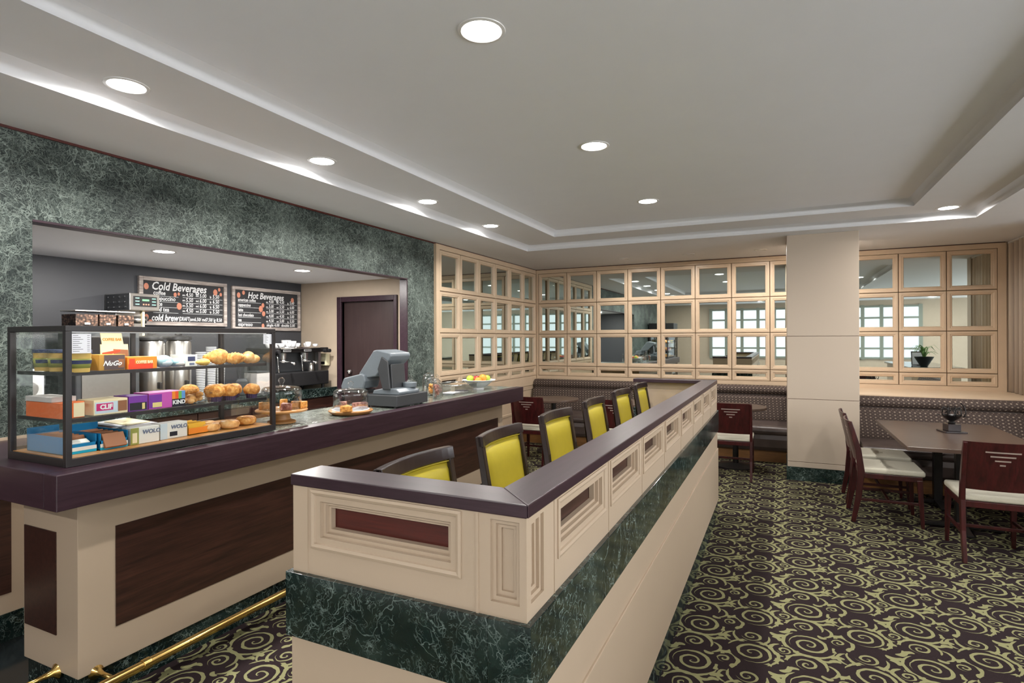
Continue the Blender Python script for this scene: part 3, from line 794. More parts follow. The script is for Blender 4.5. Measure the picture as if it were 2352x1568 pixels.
b.tube([(.09,0,.13),(.11,0,.17),(.10,0,.22),(.07,0,.26),(.09,0,.23)],.0045,6); b.tube([(-.09,.01,.15),(-.12,.01,.15)],.004,6); b.tube([(.09,0,.15),(.13,0,.13)],.004,6)
b.build('wirework','black',cp,smooth=True)

# ------------------------------------------------------------------ glass display case on the counter
ZT=1.07
CX0,CX1,CY0,CY1,CZ1=-3.145,-2.680,1.325,2.405,1.662
dc=thing('display_case','dark framed glass pastry display case on left end of the service counter','display case',(CX0,CY0,ZT))
w=CX1-CX0; l=CY1-CY0; h=CZ1-ZT
b=MB(); t_=.024
for x in (0,w-t_):
    for y in (0,l-t_): b.box(x,x+t_,y,y+t_,.03,h-t_)
for z in (0,h-t_):
    zt=t_ if z else .034
    for x in (0,w-t_): b.box(x,x+t_,0,l,z,z+zt)
    for y in (0,l-t_): b.box(t_,w-t_,y,y+t_,z,z+zt)
b.build('frame','caseframe',dc,bev=.002)
b=MB(); b.box(.006,.016,l/2-.012,l/2+.012,.034,h-t_); b.box(.006,.016,t_,l-t_,.034,.05); b.build('sliding_door_rail','caseframe',dc)
MB().box(.01,w-.01,.01,l-.01,.022,.036).build('floor_board','honey',dc)
for a in ((w-.012,w-.008,t_,l-t_,.034,h-t_),(t_,w-t_,.008,.012,.034,h-t_),(t_,w-t_,l-.012,l-.008,.034,h-t_),(.012,.016,t_,l/2,.034,h-t_),(.004,.008,l/2,l-t_,.034,h-t_)):
    MB().box(*a).build('glass_pane','glass',dc)
MB().box(.01,w-.01,.01,l-.01,h-.010,h-.006).build('top_glass','glass',dc)
for z in (1.262,1.462):
    s_=MB().box(.03,w-.05,t_,l-t_,z-ZT-.006,z-ZT).build('shelf','glass',dc)
    MB().box(w-.056,w-.048,t_,l-t_,z-ZT-.014,z-ZT+.002).box(.03,w-.05,t_,t_+.008,z-ZT-.014,z-ZT+.002).build('shelf_rail','caseframe',s_)
MB().box(w-.045,w-.030,.04,l-.04,h-.030,h-.024).build('light_strip','white',dc)
for yy_ in (.27,.81):
    a_=D.lights.new('case_strip','AREA'); a_.shape='RECTANGLE'; a_.size=.10; a_.size_y=.5; a_.energy=.5; a_.color=(1,.93,.82); ao=D.objects.new('case_strip_lamp',a_); COL.objects.link(ao); ao.location=(CX0+w-.06,CY0+yy_,CZ1-.032); ao.rotation_euler=(0,rad(18),0)
# price papers stuck on the glass
R_X=Matrix(((0,0,1,0),(1,0,0,0),(0,1,0,0),(0,0,0,1)))    # text reads along +Y, faces +X
def paper(y0,y1,z0,z1,rows,label,x=CX1-.006):
    r=tag(MB().box(0,.0012,0,y1-y0,0,z1-z0).build('price_list','paper'),label,'paper'); r.location=(x,y0,z0)
    b=MB(); W=y1-y0;H=z1-z0
    for k in range(rows):
        v=H*(.9-.8*k/(rows-1)); b.box(.0012,.0016,W*.08,W*(.35+.3*((k*7)%5)/5),v,v+.0018); b.box(.0012,.0016,W*.80,W*.93,v,v+.0018)
    b.build('printed_lines','drawergrey',r)
paper(1.349,1.425,1.545,1.628,9,'white price list taped inside the glass at the left of the display case',CX1-.0075)
paper(2.325,2.382,1.575,1.632,7,'small white price list taped inside the glass at the right of the display case',CX1-.0075)

def carton(name,label,cat,loc,size,col,face=None,rz=0.,txt=None,group=None,panels=()):
    """box: size (depth X, length Y, height Z), front faces +X; panels [(y0,y1,z0,z1,material)] in 0..1; txt [(string,y,z,size,material,shear,bold)]"""
    dx,ly,hz=size; r=thing(name,label,cat,loc,rz,group)
    MB().box(-dx,0,0,ly,0,hz).build('carton',col,r,bev=.001)
    for i,(a,b_,c,d,m) in enumerate(panels): MB().box(0,.0006+.0002*i,ly*a,ly*b_,hz*c,hz*d).build('printed_panel',m,r)
    for (s,y,z,sz,m,sh,bo_,*sx_) in (txt or ()):
        MB().text(s,sz,Matrix.Translation((.0018,ly*y,hz*z))@R_X,sx_[0] if sx_ else 1.,sh,bo_).build('lettering',m,r)
    return r
C('tubyellow',(.62,.42,.12)); C('tubnavy',(.03,.04,.10)); C('mochabrown',(.10,.07,.07)); C('ochregold',(.45,.24,.05)); C('vividorange',(.80,.25,.03)); C('vividred',(.80,.07,.03))
C('softcream',(.80,.70,.45)); C('teal',(.28,.46,.52)); C('paleblue',(.55,.66,.72)); C('navy',(.04,.05,.12)); C('boxorange',(.72,.16,.04)); C('boxgrey',(.55,.52,.50))
C('magenta',(.55,.03,.16)); C('purple',(.18,.04,.32)); C('pinkbox',(.55,.10,.42)); C('inkblack',(.02,.02,.03)); C('kred',(.75,.10,.03)); C('kgreen',(.15,.45,.10)); C('kblue',(.12,.30,.60))
C('blue',(.005,.19,.42)); C('cyan',(.01,.36,.56)); C('offwhite',(.72,.73,.68)); C('slate',(.14,.17,.26)); C('barbrown',(.28,.12,.06)); C('takeyellow',(.78,.42,.03)); C('olive',(.30,.32,.08)); C('lightyellow',(.75,.62,.25))
S1,S2,S0=1.4625,1.2625,1.107
# top shelf
g='nut butter tubs on the top shelf'
def tub(loc,lb):
    r=thing('snack_tub',lb,'tub',loc,0,g)
    smooth_by_angle(MB().lathe([(.036,0),(.042,.078),(.042,.082),(0,.082)],seg=28).build('tub','tubyellow',r,smooth=True))
    smooth_by_angle(MB().lathe([(.045,.082),(.045,.094),(.043,.097),(0,.097)],seg=28).build('lid','tubnavy',r,smooth=True))
    b=MB(); b.lathe([(.0385,.018),(.0425,.058)],seg=28); b.build('paper_band','olive',r,smooth=True); b=MB(); b.lathe([(.0405,.036),(.0425,.052)],(0,0,0),28,None,-1.3,1.3,wob=lambda a,z:1.02); b.build('brand_band','navy',r)
    return r
t0=tub((-3.03,1.415,S1),'yellow snack tub with navy lid at the back left of the top case shelf')
for loc,lb in (((-2.93,1.425,S1),'yellow snack tub with navy lid beside the case end glass, second from back'),((-2.83,1.44,S1),'yellow snack tub with navy lid behind the brown snack carton'),((-2.745,1.410,S1),'yellow snack tub with navy lid nearest the case corner')): dup(t0,loc,0,lb)
carton('snack_carton','dark brown and gold snack carton with slanted white lettering on the top case shelf','carton',(-2.775,1.505,S1),(.13,.112,.072),'ochregold',panels=((.18,.98,.03,.97,'mochabrown'),(.72,.95,.15,.7,'barbrown')),txt=(('NuGo',.12,.30,.031,'chalkwhite',.45,.0006),))
carton('snack_carton','orange and red snack carton lettered COFFEE BAR on the top case shelf','carton',(-2.765,1.625,S1),(.12,.135,.058),'vividorange',panels=((.0,.85,.0,.42,'vividred'),(.03,.22,.15,.85,'vividred')),txt=(('COFFEE BAR',.25,.46,.0185,'softcream',0,.0008,.78),))
# pop-up header of a carton
hd=thing('header_card','cream pop up header card lettered COFFEE BAR behind the brown snack carton','sign card',(-2.93,1.60,S1))
MB().prism([(-.005,0),(.125,0),(.118,.118),(-.008,.118)],0,.003,'yz').build('card','softcream',hd); MB().prism([(.0,.118),(.098,.118),(.088,.172),(-.008,.172)],0,.0025,'yz').build('top_flap','softcream',hd)
MB().prism([(.055,.03),(.122,.03),(.118,.090),(.050,.095)],.003,.004,'yz').build('printed_panel','barbrown',hd); MB().prism([(.0,.062),(.08,.080),(.082,.092),(.0,.078)],.004,.005,'yz').build('printed_stripe','vividred',hd)
MB().text('COFFEE BAR',.019,Matrix.Translation((.0035,.002,.135))@R_X,.82,-.1,.0006).build('lettering','ochregold',hd)
carton('snack_carton','second cream snack carton behind the header card on the top case shelf','carton',(-2.94,1.60,S1),(.10,.125,.05),'softcream')
def pouch(loc,ly,hz,mat,lb,mat2='paleblue',rz=0):
    r=thing('snack_pouch',lb,'snack bag',loc,rz); b=MB()
    b.sphere((0,ly/2,hz/2),1,.045,ly/2,hz/2,18,10,lambda d:1+.10*noise.noise(d*3)); b.build('bag',mat,r,smooth=True)
    b=MB(); b.sphere((.006,ly/2,hz*.42),1,.044,ly*.40,hz*.34,16,8); b.build('printed_panel',mat2,r,smooth=True); return r
pouch((-2.79,1.765,S1),.085,.062,'teal','teal crinkled snack bag on the top case shelf beside the orange carton')
pouch((-2.80,1.84,S1),.08,.045,'teal','second flat teal snack bag leaning on the white carton','offwhite')
carton('snack_carton','white carton with a navy oval on the top case shelf beside the pastries','carton',(-2.78,1.915,S1),(.12,.068,.060),'offwhite',panels=((.22,.82,.45,.85,'navy'),(.35,.75,.1,.3,'slate')))
# croissants
def croissant(loc,s,lb,mat='bakedA',rz=0.,flat=1.):
    r=MB(); n=37; pts=[];rr=[]
    for i in range(n):
        a=-1.35+2.7*i/(n-1); pts.append((.042*math.cos(a)-.02,.050*math.sin(a),.0)); k=1-abs(a/1.35)**1.6
        st=(i/(n-1)*9)%1
        rr.append((.006+.027*k)*(.86+.20*st))
    r.tube(pts,rr,16,up=(0,0,1)); o=r.build('croissant',mat,None,smooth=True)
    zmin=min(v.co.z for v in o.data.vertices)
    for v in o.data.vertices: v.co.z=(v.co.z-zmin)*flat
    o.location=loc; o.scale=(s,s,s); o.rotation_euler=(0,0,rz); return tag(o,lb,'pastry','pastries on the top case shelf')
croissant((-2.80,2.015,S1),.85,'pale yellow flat pastry beside the white carton on the top case shelf',C('palepastry',(.70,.48,.12)),.4,.7)
croissant((-2.83,2.12,S1),1.35,'large golden croissant piled highest on the top case shelf','bakedA',.2)
croissant((-2.77,2.20,S1),1.05,'golden croissant in front of the tallest one on the top case shelf','bakedA',-.6)
croissant((-2.80,2.285,S1),1.08,'orange brown croissant second from the right on the top case shelf','bakedB',.9)
def roll(name,cat,loc,r_,hgt,lb,mat,hole=False,group=None,sq=1.):
    b=MB()
    if hole:
        pts=[(.6*r_*math.cos(a),.6*r_*math.sin(a)*sq,hgt/2) for a in [2*PI*i/22 for i in range(22)]]; b.tube(pts,hgt/2,12,True)
    else: b.sphere((0,0,hgt/2),1,r_,r_*sq,hgt/2,20,12,lambda d:1+.07*noise.noise(d*2.5+Vector(loc)))
    o=b.build(name,mat,None,smooth=True); o.location=loc; return tag(o,lb,cat,group)
roll('sweet_roll','pastry',(-2.79,2.338,S1),.040,.052,'round golden roll at the right end of the top case shelf','bakedB',group='pastries on the top case shelf')
# middle shelf
carton('snack_carton','orange and cream snack carton at the left end of the middle case shelf','carton',(-2.78,1.352,S2),(.27,.095,.068),'boxorange',panels=((.0,.55,.0,1,'boxorange'),(.55,1,.05,.95,'softcream')))
q=carton('snack_carton','grey lidded snack carton with orange base behind the middle shelf corner','carton',(-2.84,1.350,S2+.069),(.21,.095,.022),'boxgrey')
carton('snack_carton','cream and light blue carton with magenta name panel on the middle case shelf','carton',(-2.775,1.482,S2),(.13,.145,.068),'softcream',panels=((.03,.72,.10,.85,'paleblue'),(.07,.56,.28,.76,'magenta'),(.70,.98,.15,.85,'barbrown')),txt=(('CLIF',.17,.38,.029,'chalkwhite',0,.0014,.95),))
carton('snack_carton','dark purple snack carton between magenta and cream ones on the middle case shelf','carton',(-2.775,1.632,S2),(.12,.088,.072),'purple',panels=((.05,.95,.05,.55,'inkblack'),(.7,.85,.1,.5,'lightyellow')))
carton('snack_carton','magenta carton with rainbow striped black corner on the middle case shelf','carton',(-2.775,1.725,S2),(.12,.185,.078),'pinkbox',panels=((.0,.35,.05,.9,'purple'),(.1,.35,.1,.4,'lightyellow'),(.63,1,.0,.5,'inkblack'),(.63,.72,.5,1,'vividorange'),(.72,.81,.5,1,'kred'),(.81,.9,.5,1,'kgreen'),(.9,1,.5,1,'kblue')),txt=(('KIND',.64,.17,.028,'chalkwhite',0,.001),))
cl=thing('clamshell_pack','clear plastic clamshell of cookies on the middle case shelf left of the muffins','food pack',(-2.80,1.985,S2))
MB().box(-.06,.05,-.06,.06,.0,.045).build('tray','glass',cl,bev=.008); MB().box(-.065,.055,-.068,.068,.045,.075).build('lid','glass',cl,bev=.012)
b=MB()
for k in range(8): b.sphere((random.uniform(-.04,.035),-.045+.0125*k,random.uniform(.015,.055)),.02,1,1,.7,10,6)
b.build('cookies','bakedB',cl,smooth=True)
def muffin(loc,lb,s=1.):
    r=thing('muffin',lb,'muffin',loc,random.uniform(0,6),'muffins on the middle case shelf'); r.scale=(s,s,s)
    b=MB(); b.lathe([(0,0),(.028,0),(.036,.045),(.034,.046),(0,.046)],seg=40,wob=lambda a,z:1+.03*math.cos(a*20)); b.build('wrapper','muffincup',r)
    b=MB(); b.sphere((0,0,.050),1,.048,.046,.036,22,12,lambda d:1+.10*noise.noise(d*2.2+Vector((loc[1]*9,0,0)))); b.build('top','cakeA' if s>.98 else 'bakedA',r,smooth=True); return r
muffin((-2.81,2.105,S2),'wide orange topped muffin left of the muffin group on the middle case shelf',1.12)
muffin((-2.94,2.05,S2),'orange topped muffin at the back left behind the clamshell pack',1.1)
muffin((-2.80,2.19,S2),'muffin in dark wrapper in front centre of the muffin group',1.05)
muffin((-2.905,2.205,S2),'muffin directly behind the centre muffin on the middle case shelf',1.)
muffin((-2.90,2.30,S2),'pale muffin at the back right of the middle case shelf',.95)
muffin((-2.785,2.325,S2),'muffin with orange edge at the right end of the middle case shelf',.97)
# bottom
def snack_tray(loc,lb,ly=.115,dx=.30):
    r=thing('snack_tray',lb,'snack box',loc); b=MB()
    b.box(-dx,0,0,.003,0,.075).box(-dx,0,ly-.003,ly,0,.075).box(-dx,0,0,ly,0,.003).box(-dx,-dx+.003,0,ly,0,.10).box(-.003,0,0,ly,0,.042)
    b.build('tray','blue',r); 
    MB().box(0,.0008,0,ly,.0,.022).build('printed_panel','cyan',r); MB().box(.0008,.0014,0,ly,.012,.028).build('white_stripe','offwhite',r)
    b=MB()
    for k in range(6): b.box(-dx+.03+.04*k,-dx+.045+.04*k,.012,ly-.012,.004,.072,ry=-.5)
    b.build('snack_bars','barbrown',r,bev=.003); q=MB()
    q.box(-.045,-.012,.02,ly-.02,.03,.052,ry=.4); q.build('wrapper','offwhite',r,bev=.003); return r
snack_tray((-2.765,1.362,S0),'open blue snack tray with wrapped bars in the case bottom corner',.125)
snack_tray((-2.755,1.497,S0),'open blue snack tray with wrapped bars, second from the case corner',.118,.24)
carton('snack_carton','white carton with an olive green side beside the blue trays in the case bottom','carton',(-2.755,1.628,S0),(.07,.135,.078),'offwhite',panels=((.0,.28,.0,1,'olive'),(.06,.22,.1,.7,'softcream')),txt=(('WOLO',.40,.58,.027,'slate',.1,.0008),))
carton('snack_carton','white carton with a pale blue corner and black oval in the case bottom','carton',(-2.765,1.775,S0),(.07,.140,.078),'offwhite',panels=((.0,.25,.0,1,'paleblue'),(.34,.62,.14,.42,'inkblack')),txt=(('WOLO',.38,.60,.027,'slate',.1,.0008),))
yt=thing('snack_tray','yellow and orange open tray of candy bars beside the white cartons in the case bottom','snack box',(-2.77,1.925,S0))
b=MB(); b.box(-.16,0,0,.003,0,.05).box(-.16,0,.13,.133,0,.04).box(-.16,0,0,.133,0,.003).box(-.003,0,0,.133,0,.036); b.build('tray','takeyellow',yt)
MB().box(0,.0008,.0,.13,.004,.034).build('printed_panel','vividorange',yt)
b=MB(); 
for k in range(4): b.box(-.15+.035*k,-.13+.035*k,.01,.12,.005,.055,ry=-.3)
b.build('candy_bars','takeyellow',yt,bev=.004)
roll('bagel','bagel',(-2.80,2.07,S0),.052,.040,'pale bagel at the left of the bagels in the case bottom','bakedB',True,'bagels in the case bottom')
roll('bagel','bagel',(-2.91,2.13,S0),.052,.038,'pale bagel at the back of the case bottom between two front bagels','bakedB',True,'bagels in the case bottom')
roll('bagel','bagel',(-2.79,2.18,S0),.054,.044,'bagel in the middle of the front row in the case bottom','bakedB',True,'bagels in the case bottom')
roll('bagel','bagel',(-2.82,2.315,S0),.054,.048,'browner twisted bagel at the right end of the case bottom','bakedA',True,'bagels in the case bottom')
def flat(loc,sx,sy,mat,lb,rx=.0,ry=.0,name='sandwich_pack'):
    r=thing(name,lb,'food pack',loc,.25); MB().box(-sx,sx,-sy,sy,-.004,.006,ry=.10).build('pack',mat,r,bev=.004)
    MB().box(-sx*.7,sx*.7,-sy*.8,sy*.8,.006,.011,ry=.10,c=(0,0,0)).build('filling',"softcream",r,bev=.004); return r
flat((-2.97,1.74,S0+.075),.10,.085,'paper','white wrapped sandwich pack lying behind the two white cartons')
flat((-3.06,1.60,S0+.006),.055,.07,'boxgrey','grey wrapped sandwich pack behind the second blue tray')
carton('snack_carton','low pale carton at the back of the case bottom under the white sandwich pack','carton',(-2.90,1.66,S0),(.16,.17,.05),'paleblue')

# ------------------------------------------------------------------ cake domes
def dome_prof(r,h,th=.003):
    o=[(r,0),(r,h*.78),(r*.97,h*.86),(r*.86,h*.925),(r*.5,h*.965),(r*.12,h)]
    return o+[(a-th if a>.02 else a,b-th if b>0 else b) for a,b in o[::-1]]
cs=thing('cake_stand','honey wood pedestal cake stand with slices under glass, right of the display case','cake stand',(-2.885,2.635,ZT))
smooth_by_angle(MB().lathe([(.085,0),(.085,.012),(.055,.022),(.048,.055),(.058,.070),(.155,.073),(.158,.082),(.153,.088),(0,.088)],seg=48).build('stand','honey',cs,smooth=True),35)
def dome(loc,r,h,lb):
    d=thing('cake_dome',lb,'glass dome',loc)
    b=MB(); b.lathe(dome_prof(r,h),seg=48); b.build('bell','domeglass',d,smooth=True)
    b=MB(); b.lathe([(.013,h-.003),(.010,h+.008),(.014,h+.014),(.021,h+.026),(.021,h+.036),(.012,h+.047),(.002,h+.050)],seg=20); b.build('knob','domeglass',d,smooth=True); return d
dome((-2.885,2.635,ZT+.0885),.122,.150,'clear glass dome on the honey wood cake stand')
def slice_(loc,sz,rz,mat,lb,g):
    o=MB().prism([(0,0),(sz[0],-sz[1]/2),(sz[0],sz[1]/2)],0,sz[2],'xy').build('cake_slice',mat,None,bev=.004); o.location=loc; o.rotation_euler=(0,0,rz); return tag(o,lb,'cake slice',g)
g='cake slices under the left glass dome'; z_=ZT+.0895
slice_((-2.875,2.70,z_),(.10,.075,.042),.2,'cakeA','orange sponge cake slice on the right under the left glass dome',g)
slice_((-2.86,2.62,z_),(.09,.07,.042),-.5,'cakeB','pink brown cake slice in the middle under the left glass dome',g)
slice_((-2.93,2.59,z_),(.07,.05,.045),-2.2,'cakeA','small pale cake slice at the back left under the left glass dome',g)
slice_((-2.93,2.66,z_),(.07,.05,.05),2.0,'cakeA','orange cake slice at the back under the left glass dome',g)
cb=thing('cake_board','round low honey wood cake board on the counter left of the cash register','cake board',(-2.785,3.165,ZT-.003))
smooth_by_angle(MB().lathe([(.125,0),(.135,.006),(.152,.018),(.155,.026),(.150,.031),(0,.031)],seg=48).build('board','honey',cb,smooth=True),35)
smooth_by_angle(MB().lathe([(.13,.031),(.13,.034),(0,.034)],seg=40).build('doily','paper',cb))
dome((-2.785,3.165,ZT+.0325),.122,.150,'clear glass dome on the low wooden board left of the cash register')
g='cake slices under the right glass dome'; z_=ZT+.0325
slice_((-2.76,3.10,z_),(.12,.085,.040),-.9,'cakeA','orange crumbly cake slice under the right glass dome',g)
slice_((-2.80,3.19,z_),(.11,.085,.040),.9,'cakeB','pink brown cake slice under the right glass dome',g)
slice_((-2.83,3.17,z_),(.08,.06,.045),2.6,'cakeB','brown cake slice at the back under the right glass dome',g)
for (x,y),rz,lb in (((-2.722,2.60),.1,'small white price tag on the counter before the wooden cake stand'),((-2.700,2.73),.5,'small white price tag on the counter between the two glass domes')):
    r=thing('price_tag',lb,'price tag',(x,y,ZT-.003),rz); MB().box(-.012,.012,-.022,.022,0,.003).build('tag','white',r); b=MB()
    for k in range(3): b.box(-.006,.006,-.015+.012*k,-.008+.012*k,.003,.0036)
    b.build('print','black',r)

# ------------------------------------------------------------------ cash register
cr=thing('cash_drawer','charcoal cash drawer on the counter under the grey register terminal','cash drawer',(-2.985,3.53,ZT-.003))
MB().box(0,.33,0,.42,.012,.098).build('drawer_case','drawergrey',cr,bev=.005)
b=MB()
for x in (.03,.29):
    for y in (.03,.38): b.cyl((x,y,0),(x,y,.014),.012)
b.build('feet','blackpl',cr); MB().box(-.003,0,.015,.405,.02,.088).build('drawer_front','black',cr,bev=.001)
rg=thing('register_terminal','grey blue cash register terminal with tilted screen and keyboard on the charcoal drawer','cash register',(-2.80,3.60,ZT+.0955))
# built with its screen facing -X (staff side)
smooth_by_angle(MB().prism([(.02,0),(.13,0),(.135,.02),(.10,.045),(-.02,.05),(-.12,.03),(-.13,0)],-.02,.24,'xz').build('base','greyreg',rg,smooth=False,bev=.006))
sc_=MB().prism([(-.27,.155),(-.12,.345),(-.085,.35),(.045,.325),(.055,.30),(.035,.27),(-.03,.21),(-.10,.14),(-.22,.12)],-.02,.24,'xz'); smooth_by_angle(sc_.build('screen_housing','greyreg',rg,bev=.010,seg=3))
smooth_by_angle(MB().prism([(-.02,.04),(.05,.04),(.03,.26),(-.03,.30),(-.07,.20)],-.035,-.018,'xz').build('side_cover','drawergrey',rg,bev=.006))
MB().prism([(-.04,.03),(.035,.03),(.02,.24),(-.05,.2)],.02,.20,'xz').build('neck','drawergrey',rg,bev=.008)
b=MB(); b.prism([(-.43,.055),(-.40,.12),(-.22,.16),(-.19,.15),(-.18,.10),(-.20,.04),(-.42,.02)],-.05,.14,'xz'); smooth_by_angle(b.build('keyboard','greyreg',rg,bev=.012,seg=3))
MB().box(-.40,-.2,-.01,.10,.0,.03).build('keyboard_base','drawergrey',rg)
cd=MB(); cd.cyl((.07,.20,.045),(.07,.20,.085),.055,.058,28); cd.box(.02,.125,.12,.26,.0,.03); smooth_by_angle(cd.build('customer_display','greyreg',rg,bev=.005,smooth=True))
# ------------------------------------------------------------------ jars behind the register, at the counter's end
def jar(loc,r,h,lb,fill=None,fillm=None,mat='domeglass'):
    j=thing('glass_jar',lb,'jar',loc)
    MB().lathe([(r*.9,0),(r,.01),(r,h*.85),(r*.8,h*.95),(r*.8,h),(r*.76,h),(r*.76,h*.94),(r*.95,h*.84),(r*.95,.012),(0,.010)],seg=28).build('jar',mat,j,smooth=True)
    MB().lathe([(r*.9,h+.001),(r*.9,h+.012),(r*.4,h+.03),(r*.15,h+.034),(r*.15,h+.045),(r*.28,h+.055),(r*.25,h+.068),(0,h+.072)],seg=24).build('lid',mat,j,smooth=True)
    if fill:
        b=MB()
        for k in range(14): b.sphere((random.uniform(-.5,.5)*r,random.uniform(-.5,.5)*r,.02+random.random()*h*fill),r*.30,1,1,1.3,8,6)
        b.build('contents',fillm,j,smooth=True)
    return j
jar((-3.10,4.33,ZT-.004),.055,.13,'round glass jar with white sugar packets behind the register','x' and .5,'paper')
jar((-2.98,4.50,ZT-.004),.050,.145,'glass jar of orange tea bags behind the cash drawer',.6,'bakedA')
jar((-2.86,4.42,ZT-.004),.045,.125,'glass jar of reddish brown sweets behind the cash drawer',.6,'cakeB')
jar((-2.775,4.27,ZT-.004),.036,.15,'slim amber filled glass at the right corner of the cash drawer',.65,'cakeB')
jar((-3.22,4.80,ZT-.004),.06,.16,'tall lidded glass jar against the marble pillar behind the register',None,None)
wr=tag(MB().lathe([(0,0),(.03,0),(.03,.12),(0,.12)],seg=20,M_=Matrix.Rotation(PI/2,3,'X')).build('paper_roll','white',None,smooth=True),'white paper roll lying behind the register terminal','paper roll'); wr.location=(-3.02,4.22,ZT+.026)
at=thing('acrylic_tray','clear acrylic tray of papers on the counter between register and fruit bowl','tray',(-2.92,4.78,ZT-.003))
b=MB(); b.box(-.16,.15,-.20,.22,0,.004); b.box(-.16,.15,-.20,-.196,0,.09).box(-.16,.15,.216,.22,0,.09).box(.146,.15,-.2,.22,0,.09).box(-.16,-.156,-.2,.22,0,.09); b.build('tray','domeglass',at)
MB().box(-.06,.06,-.10,.05,.004,.010).build('papers','paper',at); MB().box(-.02,.09,.07,.15,.004,.02).build('card_stack','cupstripe',at)
b=MB(); b.tube([(.155,-.2,.092),(.155,.22,.092),(-.16,.22,.092),(-.16,-.2,.092)],.004,8,True); b.build('rim','chrome',at,smooth=True)
# fruit bowl
fb=thing('fruit_bowl','white scalloped ceramic bowl of fruit at the far end of the counter','bowl',(-2.885,5.248,ZT-.004))
sc8=lambda a,z:1+(.05*math.cos(a*8) if z>.085 else 0)
smooth_by_angle(MB().lathe([(.055,0),(.058,.012),(.05,.02),(.085,.035),(.125,.07),(.150,.092),(.178,.100),(.176,.104),(.146,.097),(.118,.075),(.08,.042),(0,.030)],seg=64,wob=sc8).build('bowl','white',fb,smooth=True),70)
def fruit(loc,r_,mat,lb,nm):
    o=MB().sphere((0,0,0),r_,1,1,.92,20,12).build(nm,mat,None,smooth=True); o.location=loc; tag(o,lb,'fruit','fruit in the white bowl'); 
    s=MB().cyl((0,0,r_*.82),(.004,0,r_*1.08),.002,seg=6).build('stem','stoolwood',o); return o
zf=ZT+.105
fruit((-2.955,5.185,zf+.005),.040,'green','yellow green apple on the left of the fruit bowl','apple')
fruit((-2.85,5.27,zf+.012),.042,'orange','large orange in the middle front of the fruit bowl','orange_fruit')
fruit((-2.84,5.35,zf+.004),.036,'green','green apple on the right of the fruit bowl','apple')
fruit((-2.93,5.28,zf-.005),.040,'red','red apple behind the orange in the fruit bowl','apple')
fruit((-2.93,5.37,zf),.032,'red','small red apple at the back right of the fruit bowl','apple')
fruit((-2.86,5.19,zf-.012),.038,'orange','orange half hidden low at the front of the fruit bowl','orange_fruit')

# ------------------------------------------------------------------ staff side machines
ZW=1.03
es=thing('espresso_machine','black and chrome two group espresso machine on the back counter by the staff door','espresso machine',(-4.93,4.80,ZW+.001))
MB().box(-.42,.02,-.40,.40,.04,.20).build('base','blackpl',es,bev=.01)
MB().box(-.42,-.14,-.36,.36,.20,.44).build('body','drawergrey',es,bev=.01)
MB().box(-.44,.0,-.40,.42,.42,.475).build('top_housing','black',es,bev=.012)
MB().tube([(.02,-.33,.475),(.02,.25,.475)],.014,10).build('handrail','chrome',es,smooth=True)
for y in (-.22,.08):
    p=MB().box(.0,.006,y-.055,y+.055,.432,.458).build('button_panel','white',es,bev=.002); b=MB()
    for k in range(5): b.box(.006,.008,y-.045+.02*k,y-.033+.02*k,.438,.452)
    b.build('buttons','black',p)
for y in (-.22,.10):
    gq=MB().cyl((-.07,y,.42),(-.07,y,.34),.045,.04).build('group_head','chrome',es,smooth=False,bev=.003)
    b=MB(); b.cyl((-.07,y,.345),(-.07,y,.31),.042); b.tube([(-.03,y,.325),(.06,y,.315),(.10,y,.305)],.011,8); b.sphere((.105,y,.304),.017); b.build('portafilter','chrome',gq,smooth=True)
for y in (-.34,.0): MB().tube([(-.03,y,.42),(-.01,y,.36),(.0,y,.26),(.01,y,.21)],.006,8).build('steam_wand','chrome',es,smooth=True)
for y in (-.36,.34,.40): MB().cyl((.0,y,.435),(.04,y,.435),.022).build('knob','blackpl',es,bev=.003)
MB().box(-.10,-.05,.30,.34,.20,.42).build('side_panel','steel',es)
mj=smooth_by_angle(MB().lathe([(.030,0),(.034,.01),(.030,.05),(.026,.075),(.030,.09),(.027,.09),(.022,.075),(0,.02)],seg=20).build('milk_jug','steel',None,smooth=True)); mj.location=(-4.97,4.97,ZW+.2015); tag(mj,'small steel milk jug on the espresso machine drip tray','jug')
b=MB()
for x in (-.36,-.02):
    for y in (-.34,.34): b.cyl((x,y,0),(x,y,.045),.02)
b.build('feet','black',es)
# cups on top
zc=ZW+.001+.4765
k=0
for (x,y,rr,hh) in ((-5.0,4.46,.04,.05),(-5.0,4.56,.04,.05),(-5.0,4.66,.04,.05),(-5.12,4.50,.04,.05),(-5.12,4.61,.04,.05),(-5.18,4.80,.055,.085),(-5.07,4.78,.05,.075),(-5.02,4.98,.035,.065),(-5.12,5.05,.035,.05),(-5.03,5.10,.032,.04),(-5.13,4.92,.035,.05)):
    lbs=['white cup nearest the case edge on top of the espresso machine','white cup second from left in front row on the espresso machine','white cup third from left in front row on the espresso machine','white cup at back left on the espresso machine','white cup at back beside the leftmost one on the espresso machine',
     'large square white cup stack at the middle of the espresso machine top','white bowl cup in front of the large middle cup on the espresso machine','tall round white cup right of middle on the espresso machine','white cup at the back right on the espresso machine','small white cup nearest the right edge of the espresso machine','white cup behind the tall round one on the espresso machine']
    o=MB().lathe([(rr*.6,0),(rr,hh*.6),(rr,hh),(rr*.9,hh),(rr*.88,hh*.6),(0,hh*.12)],seg=20).build('coffee_cup','white',None,smooth=True); smooth_by_angle(o,50); o.location=(x,y,zc); tag(o,lbs[k],'cup','white cups on the espresso machine'); k+=1
td=thing('towel_dispenser','small cream dispenser on tan staff wall between espresso machine and door','dispenser',(-5.05,5.305,1.28))
